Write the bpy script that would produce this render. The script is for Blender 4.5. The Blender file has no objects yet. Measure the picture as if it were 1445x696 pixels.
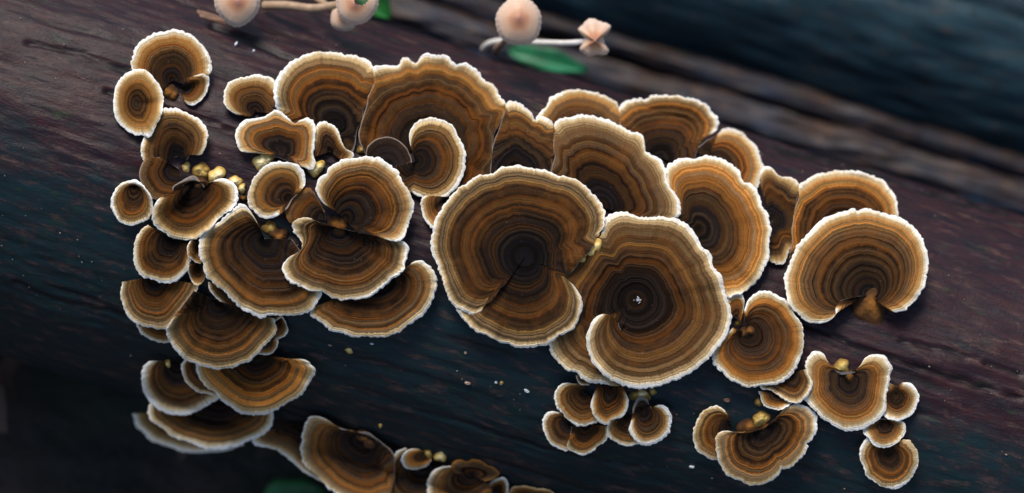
import bpy, math, random
import numpy as np
from mathutils import Matrix, Vector

# ------------------------------------------------------------------ camera, light, exposure
S = 0.00025                 # metres per unit of the working grid (a unit is a quarter millimetre)
D = 4000.0                  # camera distance in the same units
TILT = math.radians(35)     # the camera looks down at the log, 35 degrees off the vertical
ROT = Matrix.Rotation(TILT, 4, 'X')
CX, CY = 722.5, 348.0
scene = bpy.context.scene
col = scene.collection

cam_d = bpy.data.cameras.new('camera')
cam = bpy.data.objects.new('camera', cam_d); col.objects.link(cam)
cam_d.sensor_width = 36.0
cam_d.lens = 36.0 * D / 1445.0
cam_d.clip_start = 0.05; cam_d.clip_end = 500
cam.matrix_world = ROT @ Matrix.Translation((0, 0, D * S))
cam_d.dof.use_dof = True
cam_d.dof.focus_distance = (D - 22) * S
cam_d.dof.aperture_fstop = 4.5
scene.camera = cam

SUN_EL, SUN_AZ = math.radians(70), math.radians(-30)      # azimuth from +Y (behind the log), negative is to the left
world = bpy.data.worlds.new('World'); scene.world = world; world.use_nodes = True
wn = world.node_tree; bgn = wn.nodes['Background']
sky = wn.nodes.new('ShaderNodeTexSky'); sky.sky_type = 'NISHITA'; sky.sun_disc = False
sky.sun_elevation = SUN_EL; sky.sun_rotation = SUN_AZ; sky.air_density = 1.0; sky.dust_density = 1.6
wn.links.new(sky.outputs[0], bgn.inputs[0]); bgn.inputs[1].default_value = 0.11
sun_d = bpy.data.lights.new('sun', 'SUN'); sun_d.energy = 2.8; sun_d.angle = math.radians(28); sun_d.color = (1.0, 0.93, 0.84)
sun = bpy.data.objects.new('sun', sun_d); col.objects.link(sun)
sdir = Vector((math.sin(SUN_AZ) * math.cos(SUN_EL), math.cos(SUN_AZ) * math.cos(SUN_EL), math.sin(SUN_EL)))
sun.rotation_euler = sdir.to_track_quat('Z', 'Y').to_euler()
scene.view_settings.view_transform = 'Standard'; scene.view_settings.look = 'None'
scene.view_settings.exposure = 0.45; scene.view_settings.gamma = 1.0
scene.view_settings.use_curve_mapping = False
scene.render.engine = 'CYCLES'
scene.cycles.use_denoising = True
scene.cycles.max_bounces = 6

# ------------------------------------------------------------------ helpers
rng = np.random.default_rng(7)
random.seed(7)

def local(px, py, z):
    """grid column, row and height above the log's crest -> metres in the log frame (x right, y up the slope, z to the viewer)"""
    k = S * (D - z) / D
    return np.stack([(px - CX) * k, -(py - CY) * k, z * S + 0 * px], -1)

def lat(n, seed):
    return np.random.default_rng(seed).random((n, n))
_L = {}
def vnoise(x, y, seed=0):
    """smooth value noise in 0..1, vectorised"""
    if seed not in _L: _L[seed] = lat(128, seed)
    g = _L[seed]
    xi = np.floor(x).astype(int); yi = np.floor(y).astype(int)
    fx = x - xi; fy = y - yi
    fx = fx * fx * (3 - 2 * fx); fy = fy * fy * (3 - 2 * fy)
    a = g[xi % 128, yi % 128]; b = g[(xi + 1) % 128, yi % 128]
    c = g[xi % 128, (yi + 1) % 128]; d = g[(xi + 1) % 128, (yi + 1) % 128]
    return (a * (1 - fx) + b * fx) * (1 - fy) + (c * (1 - fx) + d * fx) * fy
def fbm(x, y, seed=0, octv=4):
    r = 0; a = .5; n = 0
    for o in range(octv):
        r = r + a * vnoise(x * 2 ** o + 17 * o, y * 2 ** o + 5 * o, seed + o); n += a; a *= .55
    return r / n

def mesh_obj(name, verts, faces, mat, parent=None, attrs=None, smooth=True):
    me = bpy.data.meshes.new(name)
    me.from_pydata(np.asarray(verts).tolist(), [], faces)
    if attrs:
        for k, v in attrs.items():
            a = me.attributes.new(k, 'FLOAT', 'POINT'); a.data.foreach_set('value', np.asarray(v, dtype=np.float32).ravel())
    if smooth: me.polygons.foreach_set('use_smooth', [True] * len(me.polygons))
    me.materials.append(mat); me.update()
    o = bpy.data.objects.new(name, me); col.objects.link(o)
    if parent is not None: o.parent = parent
    return o

def empty(name, origin):
    o = bpy.data.objects.new(name, None); col.objects.link(o); o.empty_display_size = .005
    o.matrix_world = ROT @ Matrix.Translation(Vector(origin))
    return o
def tag(o, label, cat, group=None, kind=None):
    if label: o['label'] = label
    if cat: o['category'] = cat
    if group: o['group'] = group
    if kind: o['kind'] = kind
    return o

class N:
    """tiny node-graph helper"""
    def __init__(s, name):
        s.m = bpy.data.materials.new(name); s.m.use_nodes = True
        s.t = s.m.node_tree; s.b = s.t.nodes['Principled BSDF']
    def n(s, typ, **kw):
        nd = s.t.nodes.new(typ)
        for k, v in kw.items():
            if k.startswith('i_'):
                key = k[2:]; key = int(key) if key.isdigit() else key
                s.set(nd.inputs[key], v)
            else: setattr(nd, k, v)
        return nd
    def set(s, inp, v):
        if isinstance(v, bpy.types.NodeSocket): s.t.links.new(v, inp)
        else: inp.default_value = v
    def math(s, op, a, b=0.0, c=None):
        nd = s.t.nodes.new('ShaderNodeMath'); nd.operation = op
        s.set(nd.inputs[0], a); s.set(nd.inputs[1], b)
        if c is not None: s.set(nd.inputs[2], c)
        return nd.outputs[0]
    def attr(s, name): return s.n('ShaderNodeAttribute', attribute_name=name).outputs['Fac']
    def comb(s, x, y, z=0.0):
        nd = s.t.nodes.new('ShaderNodeCombineXYZ')
        for i, v in enumerate((x, y, z)): s.set(nd.inputs[i], v)
        return nd.outputs[0]
    def noise(s, vec, scale=1.0, detail=3.0, rough=.55, dist=0.0):
        nd = s.n('ShaderNodeTexNoise'); s.set(nd.inputs['Vector'], vec)
        nd.inputs['Scale'].default_value = scale; nd.inputs['Detail'].default_value = detail
        nd.inputs['Roughness'].default_value = rough; nd.inputs['Distortion'].default_value = dist
        return nd.outputs['Fac']
    def ramp(s, fac, stops, interp='LINEAR'):
        nd = s.n('ShaderNodeValToRGB'); s.set(nd.inputs[0], fac); cr = nd.color_ramp; cr.interpolation = interp
        while len(cr.elements) < len(stops): cr.elements.new(1.0)
        for e, (p, c) in zip(cr.elements, stops):
            e.position = p
            e.color = (*c, 1) if isinstance(c, (tuple, list)) else (c, c, c, 1)
        return nd.outputs[0]
    def mix(s, fac, a, b, mode='MIX'):
        nd = s.n('ShaderNodeMix', data_type='RGBA', blend_type=mode)
        s.set(nd.inputs['Factor'], fac)
        for sock, v in ((nd.inputs[6], a), (nd.inputs[7], b)):
            s.set(sock, (*v, 1) if isinstance(v, tuple) else v)
        return nd.outputs[2]
    def bump(s, h, strength=.5, dist=.0005, prev=None):
        nd = s.n('ShaderNodeBump'); nd.inputs['Strength'].default_value = strength; nd.inputs['Distance'].default_value = dist
        s.set(nd.inputs['Height'], h)
        if prev is not None: s.set(nd.inputs['Normal'], prev)
        return nd.outputs[0]
    def done(s, color=None, rough=.7, normal=None, spec=None, sheen=None):
        if color is not None: s.set(s.b.inputs['Base Color'], (*color, 1) if isinstance(color, tuple) else color)
        s.set(s.b.inputs['Roughness'], rough)
        if normal is not None: s.set(s.b.inputs['Normal'], normal)
        if spec is not None: s.b.inputs['Specular IOR Level'].default_value = spec
        if sheen is not None:
            s.b.inputs['Sheen Weight'].default_value = sheen; s.b.inputs['Sheen Roughness'].default_value = .4
        return s.m

# ------------------------------------------------------------------ the log
AX = math.radians(16.8)
U = np.array([math.cos(AX), -math.sin(AX), 0.0])     # along the log, to the right
V = np.array([math.sin(AX), math.cos(AX), 0.0])      # across it, up the picture
W = np.array([0.0, 0.0, 1.0])
RL, V0 = 326.8, -57.0
ZA = -RL

def log_height(px, py):
    """height of the log's round surface met by the sight line through px, py (clamped at the flanks)"""
    dx = (px - CX) / D; dy = -(py - CY) / D
    dv = dx * V[0] + dy * V[1]
    # point = (0, D) + k*(dv, -1) in the (v, z) plane; circle centre (V0, ZA)
    a = dv * dv + 1
    b = 2 * (dv * (-V0) - (D - ZA))
    c = V0 * V0 + (D - ZA) ** 2 - RL * RL
    disc = b * b - 4 * a * c
    k = (-b - np.sqrt(np.maximum(disc, 0))) / (2 * a)
    return np.where(disc > 0, D - k, ZA - 30.0)

def project(P):
    k = D / (D - P[..., 2])
    return P[..., 0] * k + CX, CY - P[..., 1] * k

def seg_dist(px, py, line):
    best = np.full(px.shape, 1e9)
    for (x0, y0), (x1, y1) in zip(line[:-1], line[1:]):
        dx, dy = x1 - x0, y1 - y0
        t = np.clip(((px - x0) * dx + (py - y0) * dy) / (dx * dx + dy * dy), 0, 1)
        best = np.minimum(best, np.hypot(px - x0 - t * dx, py - y0 - t * dy))
    return best

CRACKS = [([(150, 128), (196, 141), (225, 152), (262, 163), (300, 172), (328, 186), (352, 204)], 2.6, 7),
          ([(1128, 455), (1160, 468), (1200, 486), (1250, 503), (1340, 533), (1440, 560)], 2.6, 8),
          ([(300, 36), (350, 56), (400, 80), (440, 102)], 4.0, 6),
          ([(40, 60), (120, 78), (200, 110)], 2.4, 6),
          ([(830, 112), (880, 122), (930, 140)], 3.5, 6),
          ([(1045, 190), (1110, 212), (1180, 226), (1300, 268), (1420, 300)], 3.5, 7),
          ([(620, 50), (680, 72), (760, 98), (800, 112)], 3.0, 6),
          ([(1270, 480), (1340, 494), (1440, 530)], 2.0, 5),
          ([(20, 400), (80, 425), (150, 438), (200, 455)], 2.2, 6),
          ([(640, 590), (720, 618), (800, 640), (900, 660)], 1.6, 3)]

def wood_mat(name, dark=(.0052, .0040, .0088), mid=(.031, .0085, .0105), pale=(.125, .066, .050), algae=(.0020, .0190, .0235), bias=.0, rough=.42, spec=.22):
    g = N(name)
    x = g.attr('gx'); y = g.attr('gy')
    wob = g.noise(g.comb(x, y), 1.3, 3)
    yy = g.math('ADD', y, g.math('MULTIPLY', wob, .10))
    n1 = g.noise(g.comb(g.math('MULTIPLY', x, 1.0), g.math('MULTIPLY', yy, 4.5)), 1.3, 7, .68)
    n2 = g.noise(g.comb(g.math('MULTIPLY', x, 3.0), g.math('MULTIPLY', yy, 15.0), 3.1), 1.0, 6, .62)
    n3 = g.noise(g.comb(x, g.math('MULTIPLY', y, 1.7), 7.7), 1.2, 6, .64)
    n4 = g.noise(g.comb(g.math('MULTIPLY', x, 1.3), g.math('MULTIPLY', yy, 4.2), 1.2), 1.9, 7, .72)
    n5 = g.noise(g.comb(x, y, 4.0), 24.0, 5, .65)
    n6 = g.noise(g.comb(x, g.math('MULTIPLY', y, 1.3), 9.0), 5.0, 5, .65)
    base = g.mix(g.ramp(n1, [(.34, 0.0), (.64, 1.0)]), dark, mid)
    base = g.mix(g.math('MULTIPLY', g.ramp(n2, [(.50, 0.0), (.72, 1.0)]), .30), base, mid)
    # blue-green tint in noisy patches, stronger low on the flank
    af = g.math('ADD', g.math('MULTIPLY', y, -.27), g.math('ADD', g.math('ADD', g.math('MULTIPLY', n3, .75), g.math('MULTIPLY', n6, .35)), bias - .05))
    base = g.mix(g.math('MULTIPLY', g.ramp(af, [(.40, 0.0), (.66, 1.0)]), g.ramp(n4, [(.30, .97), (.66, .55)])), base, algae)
    gr = g.noise(g.comb(x, g.math('MULTIPLY', y, 2.6), 12.0), 2.6, 6, .68)
    base = g.mix(g.math('MULTIPLY', g.ramp(gr, [(.58, 0.0), (.72, 1.0)]), .6), base, (.016, .040, .014))
    # bare, worn streaks along the grain
    base = g.mix(g.math('MULTIPLY', g.ramp(n4, [(.53, 0.0), (.68, 1.0)]), g.ramp(n2, [(.36, .12), (.66, .75)])), base, pale)
    base = g.mix(g.ramp(n5, [(.66, 0.0), (.78, .22)]), base, (.11, .075, .065))
    base = g.mix(g.ramp(n6, [(.30, .55), (.44, 0.0)]), base, (.012, .009, .012))
    crack = g.attr('crack')
    base = g.mix(crack, base, (.006, .005, .005))
    h = g.math('ADD', g.math('MULTIPLY', n2, .6), g.math('ADD', g.math('MULTIPLY', n1, 1.1), g.math('MULTIPLY', n5, .35)))
    nm = g.bump(h, .45, .0009)
    r = g.math('ADD', g.math('MULTIPLY', n3, .25), rough - .12)
    return g.done(base, r, nm, spec=spec)

def build_log(name, mat, r, v0, za, u0, u1, nu, nfront, nback, seed, amp=1.0, cracks=(), parent=None, taper=0.0, gthr=.31):
    u = np.linspace(u0, u1, nu)
    th = np.concatenate([np.linspace(-1.75, 1.75, nfront), np.linspace(1.75, 2 * math.pi - 1.75, nback + 2)[1:-1]])
    UU, TH = np.meshgrid(u, th, indexing='ij')
    gx = UU / 100.0; gy = np.sin(TH / 2) * 2 * r / 100.0
    fy = TH * r / 100.0
    rr = r * (1 + taper * UU / 1000.0)
    rr = rr + amp * (9 * (fbm(gx * .5 + 9, gy * .8 + 3, seed, 3) - .5) + 5.0 * (fbm(gx * .7, gy * 4, seed + 5, 4) - .5)
                     + 2.6 * (fbm(gx * 2.2, gy * 13, seed + 9, 3) - .5))
    gro = fbm(gx * .35 + 40, gy * 5.5 + 3, seed + 20, 3)
    groove = np.clip((gthr - gro) / .10, 0, 1)
    rr = rr - amp * 2.6 * groove
    def pos(rr):
        v = v0 + rr * np.sin(TH); z = za + rr * np.cos(TH)
        return UU[..., None] * U + v[..., None] * V + z[..., None] * W
    P = pos(rr)
    cr = .55 * groove
    if cracks:
        px, py = project(P)
        front = np.cos(TH) > -.1
        for line, w, dep in cracks:
            d = seg_dist(px + 3 * (vnoise(px / 14, py / 14, 77) - .5), py + 5 * (vnoise(px / 17, py / 17, 78) - .5), line)
            ww = w * (.5 + 1.0 * vnoise(px / 30, py / 30, 79))
            f = np.where(front, np.exp(-(d / ww) ** 2), 0)
            rr = rr - f * dep; cr = np.maximum(cr, f)
        P = pos(rr)
    na = len(th)
    idx = np.arange(nu * na).reshape(nu, na)
    a = idx[:-1, :]; b = idx[1:, :]
    f = np.stack([a, b, np.roll(b, -1, 1), np.roll(a, -1, 1)], -1).reshape(-1, 4)
    faces = f.tolist() + [idx[0].tolist(), idx[-1][::-1].tolist()]
    org = (v0 * V + za * W) * S
    o = mesh_obj(name, P.reshape(-1, 3) * S - org, faces, mat, parent, {'gx': gx, 'gy': gy, 'crack': cr})
    if parent is None: o.matrix_world = ROT @ Matrix.Translation(Vector(org))
    return o

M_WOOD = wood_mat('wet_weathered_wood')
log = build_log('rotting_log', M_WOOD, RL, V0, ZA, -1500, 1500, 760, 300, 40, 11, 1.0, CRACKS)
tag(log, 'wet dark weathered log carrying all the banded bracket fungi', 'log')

# ------------------------------------------------------------------ ground and what lies behind the log
GZ = -0.162
def ground_mat():
    g = N('damp_forest_soil')
    tc = g.n('ShaderNodeTexCoord').outputs['Object']
    n1 = g.noise(tc, 14, 6, .65); n2 = g.noise(tc, 60, 5, .6); n3 = g.noise(tc, 5, 4, .6)
    c = g.ramp(n1, [(.3, (.016, .011, .010)), (.55, (.055, .034, .028)), (.75, (.12, .072, .05))])
    c = g.mix(g.ramp(n3, [(.54, 0.0), (.68, .6)]), c, (.012, .030, .012))
    return g.done(c, .75, g.bump(g.math('ADD', n1, g.math('MULTIPLY', n2, .5)), 1.0, .006))
def grid_sheet(n, half, power=2.2):
    t = np.linspace(-1, 1, n); c = np.sign(t) * np.abs(t) ** power * half
    X, Y = np.meshgrid(c, c, indexing='ij')
    idx = np.arange(n * n).reshape(n, n)
    f = np.stack([idx[:-1, :-1], idx[1:, :-1], idx[1:, 1:], idx[:-1, 1:]], -1).reshape(-1, 4).tolist()
    return X, Y, f
X, Y, gf = grid_sheet(220, 60.0, 4.0)
Z = GZ + .030 * (fbm(X * 7 + 50, Y * 7 + 50, 31, 4) - .5) * np.exp(-(X ** 2 + Y ** 2) / 20)
gr = mesh_obj('ground', np.stack([X, Y, Z], -1).reshape(-1, 3), gf, ground_mat())
gr['kind'] = 'structure'
tag(gr, 'dark damp forest soil below the logs', None)

def litter_mat(name, c1, c2):
    g = N(name); tc = g.n('ShaderNodeTexCoord').outputs['Object']
    return g.done(g.ramp(g.noise(tc, 30, 3), [(.35, c1), (.65, c2)]), .6)
lv, lf = [], []
for i in range(2600):
    x = random.uniform(-.8, .8); y = random.uniform(-.6, 1.3); l = random.uniform(.008, .026); w = l * random.uniform(.25, .6)
    a = random.uniform(0, 6.28); tl = random.uniform(-.5, .5); z = GZ + random.uniform(.004, .022)
    ca, sa = math.cos(a), math.sin(a); b = len(lv)
    for (s, t, h) in ((-1, 0, 0), (-.3, .8, .25), (.5, .7, .3), (1, 0, .1), (.5, -.7, -.1), (-.3, -.8, 0)):
        lx, ly = s * l, t * w
        lv.append((x + lx * ca - ly * sa, y + lx * sa + ly * ca, z + h * l * .5 + tl * ly))
    lf += [(b, b + 1, b + 2, b + 3), (b, b + 3, b + 4, b + 5)]
lo = mesh_obj('leaf_litter', lv, lf, litter_mat('dead_leaf', (.06, .036, .030), (.15, .085, .06)))
tag(lo, 'dead brown leaf litter scattered over the dark soil', 'leaf litter', kind='stuff')

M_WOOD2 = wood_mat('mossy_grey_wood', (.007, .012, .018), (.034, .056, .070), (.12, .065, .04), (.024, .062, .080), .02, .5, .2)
M_WOOD3 = wood_mat('brown_wood', (.008, .008, .011), (.045, .028, .022), (.20, .10, .05), (.012, .03, .06), .0, .45, .3)
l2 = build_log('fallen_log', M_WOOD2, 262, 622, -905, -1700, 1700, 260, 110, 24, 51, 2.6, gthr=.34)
tag(l2, 'blurred blue-green log lying behind at upper right', 'log')
l3 = build_log('fallen_branch', M_WOOD3, 34, 312, -690, -1500, 1500, 220, 50, 14, 71, 3.6)
tag(l3, 'blurred brown branch wedged between the two logs', 'branch')
l4 = build_log('fallen_branch', M_WOOD3, 20, 374, -760, -1500, 1500, 200, 36, 12, 91, 2.6)
tag(l4, 'thin blurred dark branch lying against the rear log', 'branch')

def leaf_mat(name, c1, c2):
    g = N(name); tc = g.n('ShaderNodeTexCoord').outputs['Object']
    m = g.done(g.ramp(g.noise(tc, 60, 3), [(.30, tuple(x * .35 for x in c1)), (.48, c1), (.68, c2)]), .5)
    g.b.inputs['Transmission Weight'].default_value = 0
    return m
M_LEAF = leaf_mat('green_leaf', (.010, .11, .014), (.02, .19, .03))
M_LEAF2 = leaf_mat('teal_leaf', (.006, .16, .06), (.012, .24, .10))
M_STALK = litter_mat('pale_twig', (.10, .08, .07), (.17, .14, .12))

def leaf(px, py, z, length, width, ang, mat, label):
    n, m = 15, 5; vs = []
    for i in range(n):
        t = i / (n - 1); w = width * math.sin(math.pi * t ** .8) ** .8 * (1 + .12 * math.sin(11 * t + px))
        for j in range(m):
            q = (j / (m - 1) - .5) * 2
            vs.append((length * (t - .5), q * w * .5, 9 * math.sin(t * 3) + 7 * abs(q) - 6 * t))
    fs = [(i * m + j, (i + 1) * m + j, (i + 1) * m + j + 1, i * m + j + 1) for i in range(n - 1) for j in range(m - 1)]
    v = np.array(vs); c, s = math.cos(ang), math.sin(ang)
    v = np.stack([v[:, 0] * c - v[:, 1] * s, v[:, 0] * s + v[:, 1] * c, v[:, 2]], -1) * S
    o = mesh_obj('leaf', v, fs, mat)
    sm = o.modifiers.new('thick', 'SOLIDIFY'); sm.thickness = .0005
    p = local(np.array(px * 1.0), np.array(py * 1.0), z)
    o.matrix_world = ROT @ Matrix.Translation(Vector(p))
    # midrib
    rib = [(length * (t - .5) * S * c, length * (t - .5) * S * s, (9 * math.sin(t * 3) - 6 * t + 1.2) * S) for t in np.linspace(0, 1, 12)]
    tube('midrib', rib, [.00045] * 12, mat, o, 6)
    return tag(o, label, 'leaf', 'green leaves on the ground')

def tube(name, pts, rad, mat, parent=None, nseg=12, attrs=False):
    pts = [Vector(p) for p in pts]; vs = []; n = len(pts)
    for i, p in enumerate(pts):
        t = (pts[min(i + 1, n - 1)] - pts[max(i - 1, 0)]).normalized()
        a = t.orthogonal().normalized() if i == 0 else (a - t * a.dot(t)).normalized()
        b = t.cross(a)
        for k in range(nseg):
            q = 2 * math.pi * k / nseg
            vs.append(p + (a * math.cos(q) + b * math.sin(q)) * rad[i])
    fs = [(i * nseg + k, i * nseg + (k + 1) % nseg, (i + 1) * nseg + (k + 1) % nseg, (i + 1) * nseg + k) for i in range(n - 1) for k in range(nseg)]
    fs += [list(range(nseg))[::-1], list(range((n - 1) * nseg, n * nseg))]
    return mesh_obj(name, [tuple(v) for v in vs], fs, mat, parent)

def spline(pts, n=24):
    P = np.array([pts[0]] + list(pts) + [pts[-1]], float); out = []
    m = len(pts) - 1
    for k in range(n):
        s = k / (n - 1) * m; i = min(int(s), m - 1); t = s - i
        p0, p1, p2, p3 = P[i], P[i + 1], P[i + 2], P[i + 3]
        out.append(.5 * ((2 * p1) + (-p0 + p2) * t + (2 * p0 - 5 * p1 + 4 * p2 - p3) * t * t + (-p0 + 3 * p1 - 3 * p2 + p3) * t ** 3))
    return np.array(out)

leaf(414, 700, -520, 100, 60, .1, M_LEAF, 'bright green leaf on the ground at the bottom edge')
leaf(255, 676, -640, 190, 46, .08, leaf_mat('dull_leaf', (.012, .06, .010), (.02, .09, .02)), 'dull olive-green leaf on the ground at lower left')
leaf(774, 85, -600, 132, 36, -.25, M_LEAF2, 'teal-green leaf behind the log under the white stem')
leaf(528, 2, -420, 74, 44, -.8, M_LEAF, 'green leaf behind the log beside the torn mushroom')
tw = empty('twig', local(np.array(285.), np.array(650.), -600))
tp = spline([(279, 610, -590), (285, 640, -600), (293, 668, -612), (318, 705, -620)], 16)
tl_ = local(tp[:, 0], tp[:, 1], tp[:, 2]) - local(np.array(285.), np.array(650.), -600)
tube('stalk', tl_, [.0018] * 16, M_STALK, tw)
t2 = spline([(288, 655, -606), (280, 680, -612), (268, 712, -618)], 10)
tube('side_shoot', local(t2[:, 0], t2[:, 1], t2[:, 2]) - local(np.array(285.), np.array(650.), -600), [.0011] * 10, M_STALK, tw)
tag(tw, 'pale blurred twig below the log at lower left', 'twig')

# ------------------------------------------------------------------ bracket fungi
PX0, PY0, PW, PH = -80, -80, 1620, 880
gy_, gx_ = np.mgrid[0:PH, 0:PW]
H = log_height(gx_ + PX0 + .0, gy_ + PY0 + .0) + 3.0

PAL_OUT = [(.43, .235, .075), (.25, .165, .115), (.40, .19, .045), (.20, .125, .085), (.33, .125, .022)]
PAL_MID = [(.145, .064, .019), (.26, .088, .013), (.090, .052, .030), (.20, .098, .027), (.052, .026, .018), (.13, .078, .040)]
PAL_IN = [(.026, .014, .011), (.070, .038, .017), (.014, .009, .009), (.048, .030, .018), (.105, .038, .009), (.018, .012, .013), (.036, .023, .014)]

TREND = [(.0, (.44, .285, .122)), (.11, (.32, .185, .068)), (.21, (.195, .100, .034)), (.33, (.105, .052, .019)), (.50, (.052, .029, .0145)), (.72, (.025, .0165, .012)), (1.0, (.012, .009, .008))]
TINTS = [(1.0, 1.0, 1.0), (1.7, 1.08, .52), (.78, .84, 1.05), (.40, .36, .42), (1.45, 1.32, .95), (.52, .45, .42), (.95, 1.02, 1.35), (1.35, .92, .52), (.30, .27, .33)]
def cap_mat(seed, R, tone, rim=1.0):
    """concentric zones, pale growing edge to dark centre; the ring coordinate is carried by the mesh"""
    r = random.Random(seed * 31 + 5)
    k = max(.45, min(1.12, (R / 115.0) ** .55))
    warm, light = tone
    warm += r.uniform(-.42, .16); light *= r.uniform(.66, .98); tp = r.uniform(.82, 1.22); gol = r.uniform(.75, 1.3)
    def trend(f):
        for (f0, c0), (f1, c1) in zip(TREND[:-1], TREND[1:]):
            if f <= f1:
                q = (f - f0) / (f1 - f0); return [a + (b - a) * q for a, b in zip(c0, c1)]
        return list(TREND[-1][1])
    rw = rim * r.uniform(.72, 1.3)
    stops = [(0.0, (.92, .895, .83)), (2.2 * k * rw, (.85, .79, .67)), (4.2 * k * rw, (.64, .49, .28)), (6.8 * k * rw, (.46, .30, .13))]
    d = stops[-1][0] + 3.0 * k; last = -1
    small = R < 55
    while d < R and len(stops) < 31:
        ti = r.randrange(len(TINTS))
        if ti == last: ti = (ti + 3) % len(TINTS)
        last = ti
        f = d / R
        c = trend(min(1, f ** tp * (.80 if small else 1.0)))
        ins = min(1, d / (26 * k)); tn = TINTS[ti]
        c = [x * (1 + (y - 1) * (.55 + .45 * ins)) * light for x, y in zip(c, tn)]
        c = [c[0] * (1 + .22 * warm), c[1] * (1 + .04 * warm), c[2] * (1 - .35 * warm)]
        stops.append((d, tuple(max(.003, min(.8, x)) for x in c)))
        d += r.uniform(2.3, 5.6) * max(k, R / 118.0)
    stops = [(max(0, 1 - dd / R), c) for dd, c in stops if dd < R][:32][::-1]
    g = N('banded_cap')
    s = g.attr('ring'); e = g.attr('edge'); a = g.attr('arc')
    tc = g.n('ShaderNodeTexCoord').outputs['Object']
    off = g.n('ShaderNodeVectorMath', operation='ADD'); g.set(off.inputs[0], tc); off.inputs[1].default_value = (seed * .37, seed * .11, 0)
    p = off.outputs[0]
    nw = g.noise(p, 190, 3, .6); nf = g.noise(p, 900, 3, .6); nb_ = g.noise(p, 70, 3, .5)
    warp = g.math('ADD', g.math('MULTIPLY', g.math('SUBTRACT', nw, .5), 3.2 / R), g.math('MULTIPLY', g.math('SUBTRACT', nf, .5), 2.4 / R))
    # fine radial fibres shift the rings a little, so that their edges are frayed
    fib = g.noise(g.comb(g.math('MULTIPLY', a, .55), g.math('MULTIPLY', s, R / 26.0), seed * 1.7), 1.0, 4, .65)
    ss = g.math('ADD', g.math('ADD', s, warp), g.math('MULTIPLY', g.math('SUBTRACT', fib, .5), 3.6 / R))
    nl = g.noise(p, 42, 3, .6)
    ss = g.math('ADD', ss, g.math('MULTIPLY', g.math('MULTIPLY', g.math('SUBTRACT', .47, nl), 11.0 / R), g.math('POWER', s, 6.0)))
    c = g.ramp(ss, stops)
    fine = g.n('ShaderNodeTexNoise', noise_dimensions='1D'); g.set(fine.inputs['W'], g.math('MULTIPLY_ADD', ss, R * .42, seed * 3.3))
    fine.inputs['Scale'].default_value = 1.0; fine.inputs['Detail'].default_value = 3.0
    fin2 = g.n('ShaderNodeTexNoise', noise_dimensions='1D'); g.set(fin2.inputs['W'], g.math('MULTIPLY_ADD', ss, R * .62, seed * 5.1))
    fin2.inputs['Scale'].default_value = 1.0; fin2.inputs['Detail'].default_value = 1.0
    fv = g.math('ADD', g.math('MULTIPLY', g.ramp(fine.outputs['Fac'], [(.34, 0.0), (.66, 1.0)]), .58), g.math('MULTIPLY', g.ramp(fin2.outputs['Fac'], [(.36, 0.0), (.62, 1.0)]), .42))
    inner = g.ramp(s, [(0.0, 1.0), (max(.02, 1 - 15 / R), 1.0), (max(.04, 1 - 5 / R), .38)])
    val = g.math('ADD', .44, g.math('MULTIPLY', fv, 1.08))
    val = g.math('MULTIPLY', val, g.math('ADD', .62, g.math('MULTIPLY', fib, .76)))
    val = g.math('MULTIPLY', val, g.math('ADD', .72, g.math('MULTIPLY', nb_, .56)))
    val = g.math('MULTIPLY', val, g.math('ADD', .70, g.math('MULTIPLY', g.noise(p, 1700, 2, .7), .75)))
    val = g.math('ADD', g.math('MULTIPLY', g.math('SUBTRACT', val, 1.0), inner), 1.0)
    c = g.mix(1.0, c, g.n('ShaderNodeCombineColor', i_0=val, i_1=val, i_2=val).outputs[0], 'MULTIPLY')
    # rusty patches and a few pale specks of dust
    rust = g.noise(p, 120, 4, .6)
    c = g.mix(g.math('MULTIPLY', g.math('MULTIPLY', g.ramp(rust, [(.46, 0.0), (.64, 1.0)]), g.ramp(s, [(.35, 0.0), (.60, 1.0), (.82, 1.0), (.92, 0.0)])), .34), c, (.20, .070, .012))
    spk = g.noise(p, 1500, 2, .5)
    c = g.mix(g.math('MULTIPLY', g.ramp(spk, [(.745, 0.0), (.79, 1.0)]), .5), c, (.5, .5, .52))
    # fine dark splits running out to the rim
    na_ = g.noise(g.comb(g.math('MULTIPLY', a, .16), g.math('MULTIPLY', s, 1.2), seed * 2.9), 1.0, 1, .5)
    split = g.ramp(g.math('ABSOLUTE', g.math('SUBTRACT', na_, .5)), [(0.0, .5), (.012, 0.0)])
    split = g.math('MULTIPLY', split, g.math('MULTIPLY', g.ramp(s, [(.62, 0.0), (.84, 1.0)]), g.ramp(nb_, [(.44, 0.0), (.56, 1.0)])))
    c = g.mix(split, c, (.10, .055, .028))
    # pale line where a lobe has met its neighbour
    c = g.mix(g.ramp(g.math('DIVIDE', e, 10.0), [(.05, .42), (.16, 0.0)]), c, (.55, .47, .40))
    grain = g.noise(p, 2600, 2, .6)
    h = g.math('ADD', g.math('MULTIPLY', fv, 1.0), g.math('ADD', g.math('MULTIPLY', fib, .75), g.math('MULTIPLY', grain, .55)))
    nm_ = g.bump(h, .62, .0007)
    return g.done(c, .72, nm_, spec=.05)

def pore_mat():
    g = N('pore_surface'); tc = g.n('ShaderNodeTexCoord').outputs['Object']
    n = g.noise(tc, 700, 3, .6)
    return g.done(g.ramp(n, [(.35, (.62, .57, .48)), (.65, (.78, .75, .68))]), .8, g.bump(n, .4, .0003))
M_PORE = pore_mat()

def wob1(n, length, wl, seed, closed):
    """smooth 1-D noise in -1..1 along an outline, wavelength wl"""
    m = max(4, int(length / wl)); r = np.random.default_rng(seed).uniform(-1, 1, m + 4)
    s = np.arange(n) / n * m
    i = s.astype(int); t = s - i; t = t * t * (3 - 2 * t)
    a = r[i % m] if closed else r[i]; b = r[(i + 1) % m] if closed else r[i + 1]
    return a * (1 - t) + b * t

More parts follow.
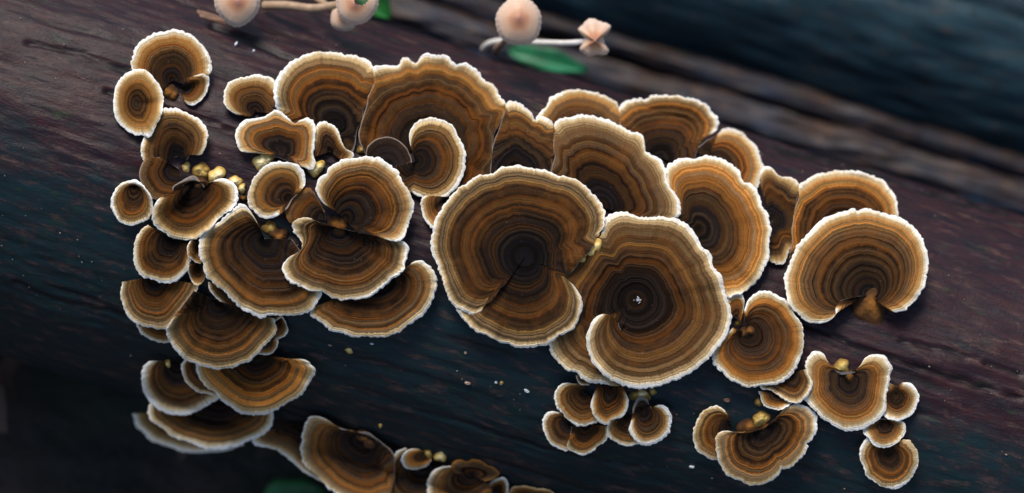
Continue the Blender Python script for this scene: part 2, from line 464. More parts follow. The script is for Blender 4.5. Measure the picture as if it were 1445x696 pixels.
def smooth1(a, k, closed):
    if k < 1: return a
    x = np.arange(-2 * k, 2 * k + 1); w = np.exp(-.5 * (x / k) ** 2); w /= w.sum()
    p = 2 * k
    if closed:
        while p > len(a): a = np.concatenate([a, a])
        q = np.concatenate([a[-p:], a, a[:p]])
    else:
        if p >= len(a): p = len(a) - 1; x = np.arange(-p, p + 1); w = np.exp(-.5 * (x / k) ** 2); w /= w.sum()
        q = np.concatenate([2 * a[0] - a[p:0:-1], a, 2 * a[-1] - a[-2:-p - 2:-1]])
    return np.convolve(q, w, 'valid')

CAPN = [0]
OWN = np.zeros((PH, PW), int)
def build_cap(root, org, centre, outline, closed=False, lift=None, h0=5.0, tone=(0, 1.0), gap=5.0, follow=.5, tilt=(0, 0), smax=None, margin=1.0, stick=None, ramp=None, rim=1.0, fuse=False):
    CAPN[0] += 1; seed = CAPN[0]
    pts = np.array([(p[0], p[1]) for p in outline], float)
    seam = np.array([0.0 if len(p) > 2 else 1.0 for p in outline])
    c = np.array(centre, float)
    dist = np.hypot(*(pts - c).T)
    Rref = np.percentile(dist[seam > .5], 60) if (seam > .5).any() else dist.max()
    # dense Catmull-Rom resampling
    n0 = len(pts); segs = n0 if closed else n0 - 1
    Q = []; Sm = []
    for i in range(segs):
        if closed: i0, i1, i2, i3 = (i - 1) % n0, i, (i + 1) % n0, (i + 2) % n0
        else: i0, i1, i2, i3 = max(i - 1, 0), i, i + 1, min(i + 2, n0 - 1)
        t = np.linspace(0, 1, 24, endpoint=False)[:, None]
        p0, p1, p2, p3 = pts[i0], pts[i1], pts[i2], pts[i3]
        Q.append(.5 * (2 * p1 + (p2 - p0) * t + (2 * p0 - 5 * p1 + 4 * p2 - p3) * t ** 2 + (-p0 + 3 * p1 - 3 * p2 + p3) * t ** 3))
        Sm.append(seam[i1] + (seam[i2] - seam[i1]) * t[:, 0])
    Q = np.concatenate(Q); Sm = np.concatenate(Sm)
    if not closed: Q = np.vstack([Q, pts[-1]]); Sm = np.append(Sm, seam[-1])
    seg = np.hypot(*np.diff(np.vstack([Q, Q[:1]]) if closed else Q, axis=0).T)
    cum = np.concatenate([[0], np.cumsum(seg)]); L = cum[-1]
    sp = 1.25 if Rref > 40 else .9
    n = max(24, int(L / sp))
    s = np.linspace(0, L, n, endpoint=not closed)
    if closed: Qx = np.vstack([Q, Q[:1]]); Sx = np.append(Sm, Sm[0])
    else: Qx, Sx = Q, Sm
    q = np.stack([np.interp(s, cum, Qx[:, 0]), np.interp(s, cum, Qx[:, 1])], -1); sm = np.interp(s, cum, Sx)
    # crenulate the growing margin: rounded scallops with sharp notches, plus slower waves
    rad = q - c; rl = np.hypot(*rad.T)[:, None] + 1e-6; dirn = rad / rl
    k = max(.5, min(1.0, (Rref / 90) ** .5))
    ph = s / (5.2 * k) + 1.3 * wob1(n, L, 22, seed * 7 + 1, closed)
    sc = np.abs(np.sin(ph * math.pi * .5)) ** .6 - .6
    cren = k * (1.5 * sc * (.55 + .45 * wob1(n, L, 30, seed * 7 + 2, closed)) + 1.0 * wob1(n, L, 3.0, seed * 7 + 3, closed) + 1.0 * wob1(n, L, 11, seed * 7 + 4, closed))
    st = np.random.default_rng(seed * 7 + 20).uniform(-1, 1, n + 2)
    bp = np.cumsum(np.random.default_rng(seed * 7 + 21).uniform(6, 26, n) * k); stp = st[np.searchsorted(bp, s) % n]
    cren = cren + k * 1.1 * smooth1(stp, 1, closed)
    q = q + dirn * (cren * (.25 + .75 * sm))[:, None]
    sj = (1 - sm) * np.clip(np.minimum(np.arange(n), np.arange(n)[::-1]) / 8.0, 0, 1)
    q = q + np.stack([wob1(n, L, 13, seed * 7 + 15, closed), wob1(n, L, 13, seed * 7 + 16, closed)], -1) * (2.0 * k * sj)[:, None]
    rl = np.hypot(*(q - c).T)
    k1 = max(1, min(int(7 / sp), n // 10)); k2 = max(1, min(int(30 / sp), n // 9))
    qs = np.stack([smooth1(q[:, 0], k1, closed), smooth1(q[:, 1], k1, closed)], -1)
    qs2 = np.stack([smooth1(q[:, 0], k2, closed), smooth1(q[:, 1], k2, closed)], -1)
    if not closed:      # the two side edges stay where they are
        fe = np.clip(np.minimum(np.arange(n), np.arange(n)[::-1]) / (2.0 * k2), 0, 1)[:, None]
        qs2 = q + (qs2 - q) * fe
    wv = np.stack([wob1(n, L, 26, seed * 7 + 10, closed), wob1(n, L, 60, seed * 7 + 11, closed), wob1(n, L, 15, seed * 7 + 12, closed)], 0)
    smx = np.where(sm > .97, 1.0, np.clip(rl / Rref, .25, .86)) if smax is None else np.full(n, smax)
    smx = sm * 1.0 + (1 - sm) * np.clip(rl / Rref, .2, .86) if smax is None else smx
    smx = np.clip(smooth1(smx, int(3 / sp), closed), .2, 1)
    nr = int(max(12, min(64, Rref / 1.9)))
    u = np.linspace(0, 1, nr + 1)[1:]
    t = 1 - (1 - u) ** 1.25; t[-1] = 1.0
    T = t[None, :]; I = np.ones((n, 1))
    b2 = (T ** 6)[..., None]; b3 = (T ** 14)[..., None]
    Qt = qs2[:, None, :] + (qs - qs2)[:, None, :] * b2 + (q - qs)[:, None, :] * b3 - c
    rt = np.hypot(Qt[..., 0], Qt[..., 1]) + 1e-6
    # inner rings grow rounder, and each wavers in its own way
    pw = (np.clip(Rref / rt, .4, 2.5)) ** (.45 * (1 - T) ** 2)
    wav = 1 + .017 * (1 - T) * (wv[0][:, None] * np.sin(9 * T + seed) + wv[1][:, None] * np.sin(5 * T + 2 * seed) + .7 * wv[2][:, None] * np.sin(17 * T + seed))
    Pxy = c + Qt * (T * pw * wav)[..., None]
    d = (1 - T) * rl[:, None]
    w = np.clip(1 - T, 0, 1); w = w * w * (3 - 2 * w)
    d_eff = d * ((1 - w) + w * (Rref / np.maximum(rl, 4))[:, None])
    ring = np.clip(1 - d_eff / Rref / 1.0 * margin ** 0, 0, 1) * smx[:, None]
    edge = d + 12 * sm[:, None]
    # natural height
    if lift is None: lift = .24 * Rref + 4
    zc = float(log_height(np.array(c[0]), np.array(c[1]))) + h0
    if stick is not None: zc = float(H[int(c[1]) - PY0, int(c[0]) - PX0]) + stick
    zl = log_height(Pxy[..., 0], Pxy[..., 1])
    zl = np.maximum(zl, zc - 160)
    z = zc + lift * (1 - (1 - T) ** 1.7) - .10 * lift * T ** 5 + follow * np.clip(zl - zc, -130, 40)
    z = z + tilt[0] * (Pxy[..., 0] - c[0]) + tilt[1] * (Pxy[..., 1] - c[1])
    z = z + (.034 * Rref + 1.0) * (wob1(n, L, 34, seed * 7 + 5, closed)[:, None] * T ** 2 * .8 + wob1(n, L, 75, seed * 7 + 6, closed)[:, None] * T)
    if ramp is not None:
        dc = np.hypot(Pxy[..., 0] - c[0], Pxy[..., 1] - c[1]) / Rref
        g_ = np.clip((dc - .16) / .5, 0, 1); g_ = g_ * g_ * (3 - 2 * g_)
        fs_ = np.linspace(0, 1, n)[:, None]
        z = z + (ramp[0] * np.exp(-fs_ / .09) + ramp[1] * np.exp(-(1 - fs_) / .09)) * g_
        w_ = np.clip(1.35 - dc / .30, 0, 1); ring = ring * (1 - w_) + np.clip(dc, 0, 1) * w_
    if ramp is not None: flat_dc = dc
    th = (1.5 + .010 * Rref) + (.035 * Rref + 1.5) * (1 - T)
    if fuse:      # a seam edge meets its neighbour's surface
        od = dirn * 3.0
        ox = np.clip(np.rint(q[:, 0] + od[:, 0]).astype(int) - PX0, 0, PW - 1); oy = np.clip(np.rint(q[:, 1] + od[:, 1]).astype(int) - PY0, 0, PH - 1)
        hz = H[oy, ox]; hl = log_height(q[:, 0] + od[:, 0], q[:, 1] + od[:, 1])
        ok = (sm < .5) & (hz > hl + 9) & (OWN[oy, ox] == sum(map(ord, root.name)) % 100003 + 1)
        offs = np.where(ok, np.clip(hz + .4 - z[:, -1], -22, 22), 0.0)
        if ok.any():
            kf = max(1, min(int(11 / sp), n // 8)); wsm = smooth1(ok.astype(float), kf, closed); offs = smooth1(offs, kf, closed) / np.maximum(wsm, .4)
            e_ = np.clip((T - .25) / .75, 0, 1); z = z + (offs * np.clip(wsm * 1.6, 0, 1))[:, None] * (e_ * e_ * (3 - 2 * e_))
    # rest on whatever lies underneath
    xi = np.clip(np.rint(Pxy[..., 0]).astype(int) - PX0, 0, PW - 1); yi = np.clip(np.rint(Pxy[..., 1]).astype(int) - PY0, 0, PH - 1)
    thn = th * (.12 if fuse else 1.0); gp = .3 if fuse else gap * np.clip(T * 1.3, .25, 1)
    need = H[yi, xi] + thn + gp - z
    pen = np.maximum(need, 0)
    if pen.max() > 0:
        ka = max(1, int(7 / sp)); kr = max(1, int(nr * 6 / Rref))
        def mx(a, k, axis, wrap):
            out = a.copy()
            for sft in range(1, k + 1):
                for sg in (-1, 1):
                    b = np.roll(a, sg * sft, axis)
                    if not wrap:
                        sl = [slice(None)] * 2; sl[axis] = slice(0, sft) if sg > 0 else slice(a.shape[axis] - sft, None)
                        b[tuple(sl)] = 0
                    out = np.maximum(out, b)
            return out
        pf = mx(mx(pen, ka, 0, closed), kr, 1, False)
        def sm_axis(a, k, axis, wrap):
            for _ in range(3):
                pad = [(0, 0), (0, 0)]; pad[axis] = (k, k)
                b = np.pad(a, pad, mode='wrap' if wrap and k <= a.shape[axis] else 'edge')
                cs = np.cumsum(b, axis); z0 = np.zeros_like(np.take(cs, [0], axis))
                cs = np.concatenate([z0, cs], axis); m_ = 2 * k + 1
                a = (np.take(cs, range(m_, cs.shape[axis]), axis) - np.take(cs, range(0, cs.shape[axis] - m_), axis)) / m_
            return a
        pf = sm_axis(sm_axis(pf, min(ka, n // 3), 0, closed), kr, 1, False)
        # share part of the push with the whole cap so that it stays a plausible plate
        base = np.percentile(pen[:, int(nr * .35):], 70) * .6
        z = z + np.maximum(pf, base * np.clip(T * 1.4, 0, 1))
        for it in range(5):
            res = np.maximum(H[yi, xi] + thn + gp - z, 0)
            if res.max() < .3: break
            z = z + 1.15 * sm_axis(sm_axis(mx(mx(res, max(1, ka // 2), 0, closed), max(1, kr // 2), 1, False), max(1, min(ka // 2, n // 3)), 0, closed), max(1, kr // 2), 1, False)
        z = np.maximum(z, H[yi, xi] + thn * .8 + .3)
    if ramp is not None:      # the whorl's heart is one smooth funnel
        bins = np.linspace(0, .7, 15); ib = np.clip(np.digitize(flat_dc, bins) - 1, 0, 14)
        za = np.array([z[ib == b_].mean() if (ib == b_).any() else np.nan for b_ in range(15)])
        za = np.interp(np.arange(15), np.nonzero(~np.isnan(za))[0], za[~np.isnan(za)])
        zi = np.interp(flat_dc, bins + .023, za); w_ = np.clip((.58 - flat_dc) / .40, 0, 1); w_ = w_ * w_ * (3 - 2 * w_)
        z = z * (1 - w_) + (zi + np.linspace(1.2, -1.2, n)[:, None]) * w_
    # ring ridges
    rr = np.random.default_rng(seed * 13)
    ridge = 0
    for f_, a_ in ((Rref / 13, .55), (Rref / 8.0, .40), (Rref / 5.2, .22)):
        ridge = ridge + a_ * np.sin(2 * math.pi * f_ * ring + rr.uniform(0, 6.28) + .8 * wob1(n, L, 60, seed * 7 + 8, closed)[:, None])
    z = z + k * ridge * np.clip((1 - T) * 7, 0, 1) * np.clip(T * 4, 0, 1)
    # radial puckers near the margin
    z = z + k * .8 * wob1(n, L, 7, seed * 7 + 9, closed)[:, None] * np.clip(T * 3 - 2, 0, 1)
    z = z + (.010 * Rref + .5) * wob1(n, L, 17, seed * 7 + 14, closed)[:, None] * np.clip(T * 1.6 - .5, 0, 1)
    # rounded lip
    lip = np.clip(1 - d / (2.6 * k), 0, 1)
    z = z - 1.5 * k * (1 - np.sqrt(np.maximum(1 - lip ** 2, 0)))
    own = z >= H[yi, xi]
    OWN[yi[own], xi[own]] = sum(map(ord, root.name)) % 100003 + 1
    np.maximum.at(H, (yi, xi), z)
    np.maximum.at(H, (np.clip(yi + 1, 0, PH - 1), xi), z - .5)
    np.maximum.at(H, (yi, np.clip(xi + 1, 0, PW - 1)), z - .5)

    zb = z - th
    kb = max(1, nr // 7); zz = zb.copy()
    for sft in range(1, kb + 1):
        zz[:, sft:] = np.minimum(zz[:, sft:], zb[:, :-sft]); zz[:, :-sft] = np.minimum(zz[:, :-sft], zb[:, sft:])
    zb = zz - .3; zb[:, -1] = z[:, -1] - 1.2 * k
    top = local(Pxy[..., 0], Pxy[..., 1], z) - org
    bot = local(Pxy[..., 0], Pxy[..., 1], zb) - org
    zc0 = z[:, 0].mean()
    ctop = local(np.array(c[0]), np.array(c[1]), zc0) - org
    arc = (s[:, None] * np.ones((1, nr)))
    idx = np.arange(n * nr).reshape(n, nr)
    nxt = np.roll(idx, -1, 0)
    rows = slice(None) if closed else slice(0, n - 1)
    # winding: make the top face the viewer
    A = top[0, -1] - top[0, 0]; area = 0
    qx, qy = q[:, 0] - c[0], -(q[:, 1] - c[1])
    area = np.sum(qx[:-1] * qy[1:] - qx[1:] * qy[:-1])
    ccw = area > 0
    def quads(j0, j1):
        a = idx[rows, j0:j1 - 1]; b = idx[rows, j0 + 1:j1]; cc = nxt[rows, j0 + 1:j1]; dd = nxt[rows, j0:j1 - 1]
        f = np.stack([a, b, cc, dd] if ccw else [a, dd, cc, b], -1)
        return f.reshape(-1, 4)
    tm = max(.55, 1 - 6.5 * k / max(Rref, 8))
    jm = int(np.searchsorted(t, tm)); jm = min(max(jm, 2), nr - 2)
    mat = cap_mat(seed, float(Rref), tone, rim)
    # cap: inner disc, with a fan round its centre
    f1 = quads(0, jm + 1).tolist(); ci = n * nr
    ra = range(n) if closed else range(n - 1)
    fan = [(ci, int(idx[i, 0]), int(nxt[i, 0])) if ccw else (ci, int(nxt[i, 0]), int(idx[i, 0])) for i in ra]
    keep = jm + 1
    def sub(j0, j1):
        m = j1 - j0; ii = np.arange(n * m).reshape(n, m); nx = np.roll(ii, -1, 0)
        a = ii[rows, :-1]; b = ii[rows, 1:]; cc = nx[rows, 1:]; dd = nx[rows, :-1]
        return np.stack([a, b, cc, dd] if ccw else [a, dd, cc, b], -1).reshape(-1, 4), ii, nx
    fq, ii, nx = sub(0, keep)
    ci = n * keep
    fan = [(ci, int(ii[i, 0]), int(nx[i, 0])) if ccw else (ci, int(nx[i, 0]), int(ii[i, 0])) for i in ra]
    vs = np.vstack([top[:, :keep].reshape(-1, 3), ctop[None]])
    at = {'ring': np.append(ring[:, :keep].ravel(), 0), 'edge': np.append(edge[:, :keep].ravel(), 40), 'arc': np.append(arc[:, :keep].ravel(), 0)}
    cap = mesh_obj('cap', vs, fq.tolist() + fan, mat, root, at)
    # margin: outer band
    fq, ii, nx = sub(jm, nr)
    mesh_obj('margin', top[:, jm:].reshape(-1, 3), fq.tolist(), mat, cap,
             {'ring': ring[:, jm:], 'edge': edge[:, jm:], 'arc': arc[:, jm:]})
    # underside
    js = sorted(set(list(range(0, nr, max(1, nr // 7))) + [nr - 1])); mB = len(js)
    vb = np.concatenate([bot[:, js], top[:, -1:]], 1); mB += 1
    ii = np.arange(n * mB).reshape(n, mB); nx = np.roll(ii, -1, 0)
    a = ii[rows, :-1]; b = ii[rows, 1:]; cc = nx[rows, 1:]; dd = nx[rows, :-1]
    fb = np.stack([a, dd, cc, b] if ccw else [a, b, cc, dd], -1).reshape(-1, 4).tolist()
    vb = np.vstack([vb.reshape(-1, 3), ctop[None] - np.array([0, 0, th.max() * S])]); cb = len(vb) - 1
    fb += [(cb, int(nx[i, 0]), int(ii[i, 0])) if ccw else (cb, int(ii[i, 0]), int(nx[i, 0])) for i in ra]
    if not closed:
        base = len(vb); vb = np.vstack([vb, top[0], top[-1], ctop[None]])
        f0 = [cb] + [int(x) for x in ii[0]][:-1] + [base + j for j in range(nr - 1, -1, -1)] + [base + 2 * nr]
        f1_ = [cb] + [int(x) for x in ii[-1]][:-1] + [base + nr + j for j in range(nr - 1, -1, -1)] + [base + 2 * nr]
        fb += [f0, f1_[::-1]]
    mesh_obj('pore_surface', vb, fb, M_PORE, cap, smooth=True)
    return cap

def bud_mat(name, c1, c2, c3):
    g = N(name); tc = g.n('ShaderNodeTexCoord').outputs['Object']
    n = g.noise(tc, 260, 4, .6); f = g.noise(tc, 1500, 3, .6)
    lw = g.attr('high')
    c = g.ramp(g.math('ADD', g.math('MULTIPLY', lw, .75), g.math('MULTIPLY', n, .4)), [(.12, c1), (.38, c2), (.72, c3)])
    return g.done(c, .9, g.bump(f, .5, .0003), spec=.08)
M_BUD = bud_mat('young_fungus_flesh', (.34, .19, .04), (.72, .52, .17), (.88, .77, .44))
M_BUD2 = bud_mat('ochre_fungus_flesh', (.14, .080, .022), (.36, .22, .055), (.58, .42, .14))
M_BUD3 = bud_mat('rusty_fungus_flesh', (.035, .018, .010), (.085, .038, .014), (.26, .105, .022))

def lump_mesh(name, org, items, mat, parent, seed):
    """one soft knobbly body: merged bumps, items are (x, y, radius, height)"""
    it = np.array(items, float); r = np.random.default_rng(seed)
    zs = np.array([float(H[int(y) - PY0, int(x) - PX0]) for x, y, _, _ in items])
    zb = float(np.median(zs)); cx, cy = np.average(it[:, 0], weights=it[:, 2]), np.average(it[:, 1], weights=it[:, 2])
    na, nr = 60, 16; ph = r.uniform(0, 6.28, 8); off = r.uniform(0, 90)
    A = np.linspace(0, 2 * math.pi, na, endpoint=False)
    rt = np.linspace(0, 1, 200)[None, :] * (it[:, 2].max() * 1.6 + np.hypot(it[:, 0] - cx, it[:, 1] - cy).max())
    def field(x, y):
        f = 0; hgt = 0
        for x0, y0, ra, hh in items:
            w = np.exp(-1.25 * ((x - x0) ** 2 + (y - y0) ** 2) / ra ** 2)
            f = f + w; hgt = np.maximum(hgt, hh * w)
        return f, hgt
    nz = 1 + .16 * np.sin(2 * A + ph[0]) + .13 * np.sin(3 * A + ph[1]) + .10 * np.sin(5 * A + ph[2]) + .06 * np.sin(9 * A + ph[3])
    fx = cx + rt * np.cos(A)[:, None]; fy = cy + rt * np.sin(A)[:, None]
    f, _ = field(fx, fy)
    ext = np.array([rt[0, np.nonzero(row > .30)[0].max()] if (row > .30).any() else 2.0 for row in f]) * nz
    ext = smooth1(ext, 2, True)
    T = (np.arange(nr) + .3) / (nr - .7)
    X = cx + ext[:, None] * T * np.cos(A)[:, None]; Y = cy + ext[:, None] * T * np.sin(A)[:, None]
    f, hg = field(X, Y)
    m = it[:, 3].max()
    dome = np.sqrt(np.maximum(1 - T ** 2.6, 0))[None, :]
    bumps = fbm(X / 4.5 + off, Y / 4.5, seed % 50, 3) - .5
    Zz = zb - 3 + (hg * .8 + m * .30) * dome + m * .38 * bumps * dome
    Zz[:, -1] -= 5
    P = local(X, Y, Zz) - org
    idx = np.arange(na * nr).reshape(na, nr); nx = np.roll(idx, -1, 0)
    fs = np.stack([idx[:, :-1], nx[:, :-1], nx[:, 1:], idx[:, 1:]], -1).reshape(-1, 4).tolist() + [idx[:, 0].tolist()[::-1]]
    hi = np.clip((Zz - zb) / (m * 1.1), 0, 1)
    return mesh_obj(name, P.reshape(-1, 3), fs, mat, parent, {'high': hi})

def bud(items, mat, label, group='small fungus buds on the log', seed=1):
    px, py = items[0][0], items[0][1]
    org = local(np.array(float(px)), np.array(float(py)), float(H[int(py) - PY0, int(px) - PX0]))
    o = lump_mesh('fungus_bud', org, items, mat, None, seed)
    o.matrix_world = ROT @ Matrix.Translation(Vector(org))
    return tag(o, label, 'fungus bud', group)

s = 's'
THINGS = {
 'L1': 'brown bracket with a small curled side lobe, topmost at the left edge',
 'L2': 'half-hidden orange-centred bracket overlapping just below the topmost left one',
 'L3': 'dark brown two-lobed bracket beside the chain of yellow buds',
 'L5': 'heart-shaped bracket with notch at top, right under the yellow buds',
 'L6': 'small bracket tucked behind the left side of the heart-shaped one',
 'L7': 'dark bowl-like bracket directly below the heart-shaped bracket',
 'L8': 'tiny brown bracket squeezed between dark bowl-like bracket and spiral bracket',
 'L8b': 'tiny pale-tipped bracket hanging under the tiny brown one at left',
 'L9': 'broad dark bracket at the left edge under the bowl-like one',
 'L10': 'thin pale bracket peeping out below the broad dark left-edge bracket',
 'L11': 'large dark semicircular bracket, rust-ringed, below the spiral-centred bracket',
 'L12': 'small golden bracket at the right tip of the rust-ringed semicircle',
 'L12b': 'small cream bracket under the small golden one',
 'L13': 'pale sliver of a bracket under the left rim of the spiral-centred bracket',
 'L13b': 'tiny pale bracket edge under the bottom of the spiral-centred bracket',
 'L14': 'large dark bracket with a seam and a small spiral knob at its centre',
 'X1': 'orange-brown fan bracket, sharp, hanging lowest of the left stack',
 'X2': 'soft-focus greyish bracket under the lower left stack, at the left edge',
 'X3': 'small cup-like bracket between the greyish one and the orange-brown fan',
 'X4': 'wide blurred bracket with bluish-white rim below the orange-brown fan',
 'X5': 'blurred bracket at the lower left, lowest over the dark soil',
 'X6': 'blurred dark bracket with long bluish rim running to the bottom row',
 'Z': 'small plain fan bracket left of the long fused row',
 'A': 'long fused row of dark wavy brackets along the top of the log',
 'T1': 'three-lobed greyish-brown bracket below the small plain fan',
 'Y': 'narrow yellow-rimmed bracket right of the three-lobed greyish one',
 'U': 'tan squarish bracket with wavy bands above the spiral-centred bracket',
 'N': 'dark fan bracket under the S-shaped bracket, with notched lower rim',
 'S': 'S-shaped double bracket with small holes at its twisted centre',
 'M': 'small bracket edge peeping from behind the large central rosette',
 'E': 'three-lobed bracket at the rear, against the log\'s upper edge',
 'F': 'tall oval bracket right of the long fused row',
 'H': 'twin-lobed dark bracket behind, near the right edge',
 'I': 'large round bracket at the right edge with a bare notch below',
 'J': 'largest round rosette in the centre with a dark navel',
 'K': 'large rosette right of centre with a white speck in its navel',
 'P': 'round bracket with an orange knob at its centre, right of the big rosettes',
 'P2': 'small dull bracket behind the notch of the orange-knobbed one',
 'Q1': 'small golden-brown bracket under the orange-knobbed round bracket',
 'Q2': 'small pale bracket below the small golden-brown one at right',
 'T': 'heart-shaped bracket at the lower right edge with a yellow bud in its notch',
 'T2': 'bracket behind the right side of the lower right heart-shaped bracket',
 'T3': 'small bracket directly beneath the lower right heart-shaped bracket',
 'T4': 'lowest bracket at the right edge of the log',
 'W': 'butterfly-shaped group of fused brackets at the lower right',
 'V1': 'pale-banded round bracket, upper left of the small bottom cluster',
 'V2': 'dark tongue-shaped bracket in the middle of the small bottom cluster',
 'V3': 'double bracket with split rim, lowest left of the small bottom cluster',
 'V5': 'half-hidden bracket between the double one and the necked one',
 'V6': 'necked bracket with dark stalk, rightmost of the small bottom cluster',
 'V7': 'tiny cream bracket above the small bottom cluster, under the big rosette',
 'Y1': 'blurred grey-ringed bracket with orange centre, first of the bottom row',
 'Y2': 'blurred bracket cut by the bottom edge, second of the bottom row',
 'Y3': 'small yellow-tan bracket perched on the second bottom row bracket',
 'Y4': 'crinkled olive bracket with ruffled top, third of the bottom row',
 'Y6': 'small ochre bracket right of the crinkled olive one',
 'Y7': 'low ochre bracket edge at the bottom, last of the bottom row',
}
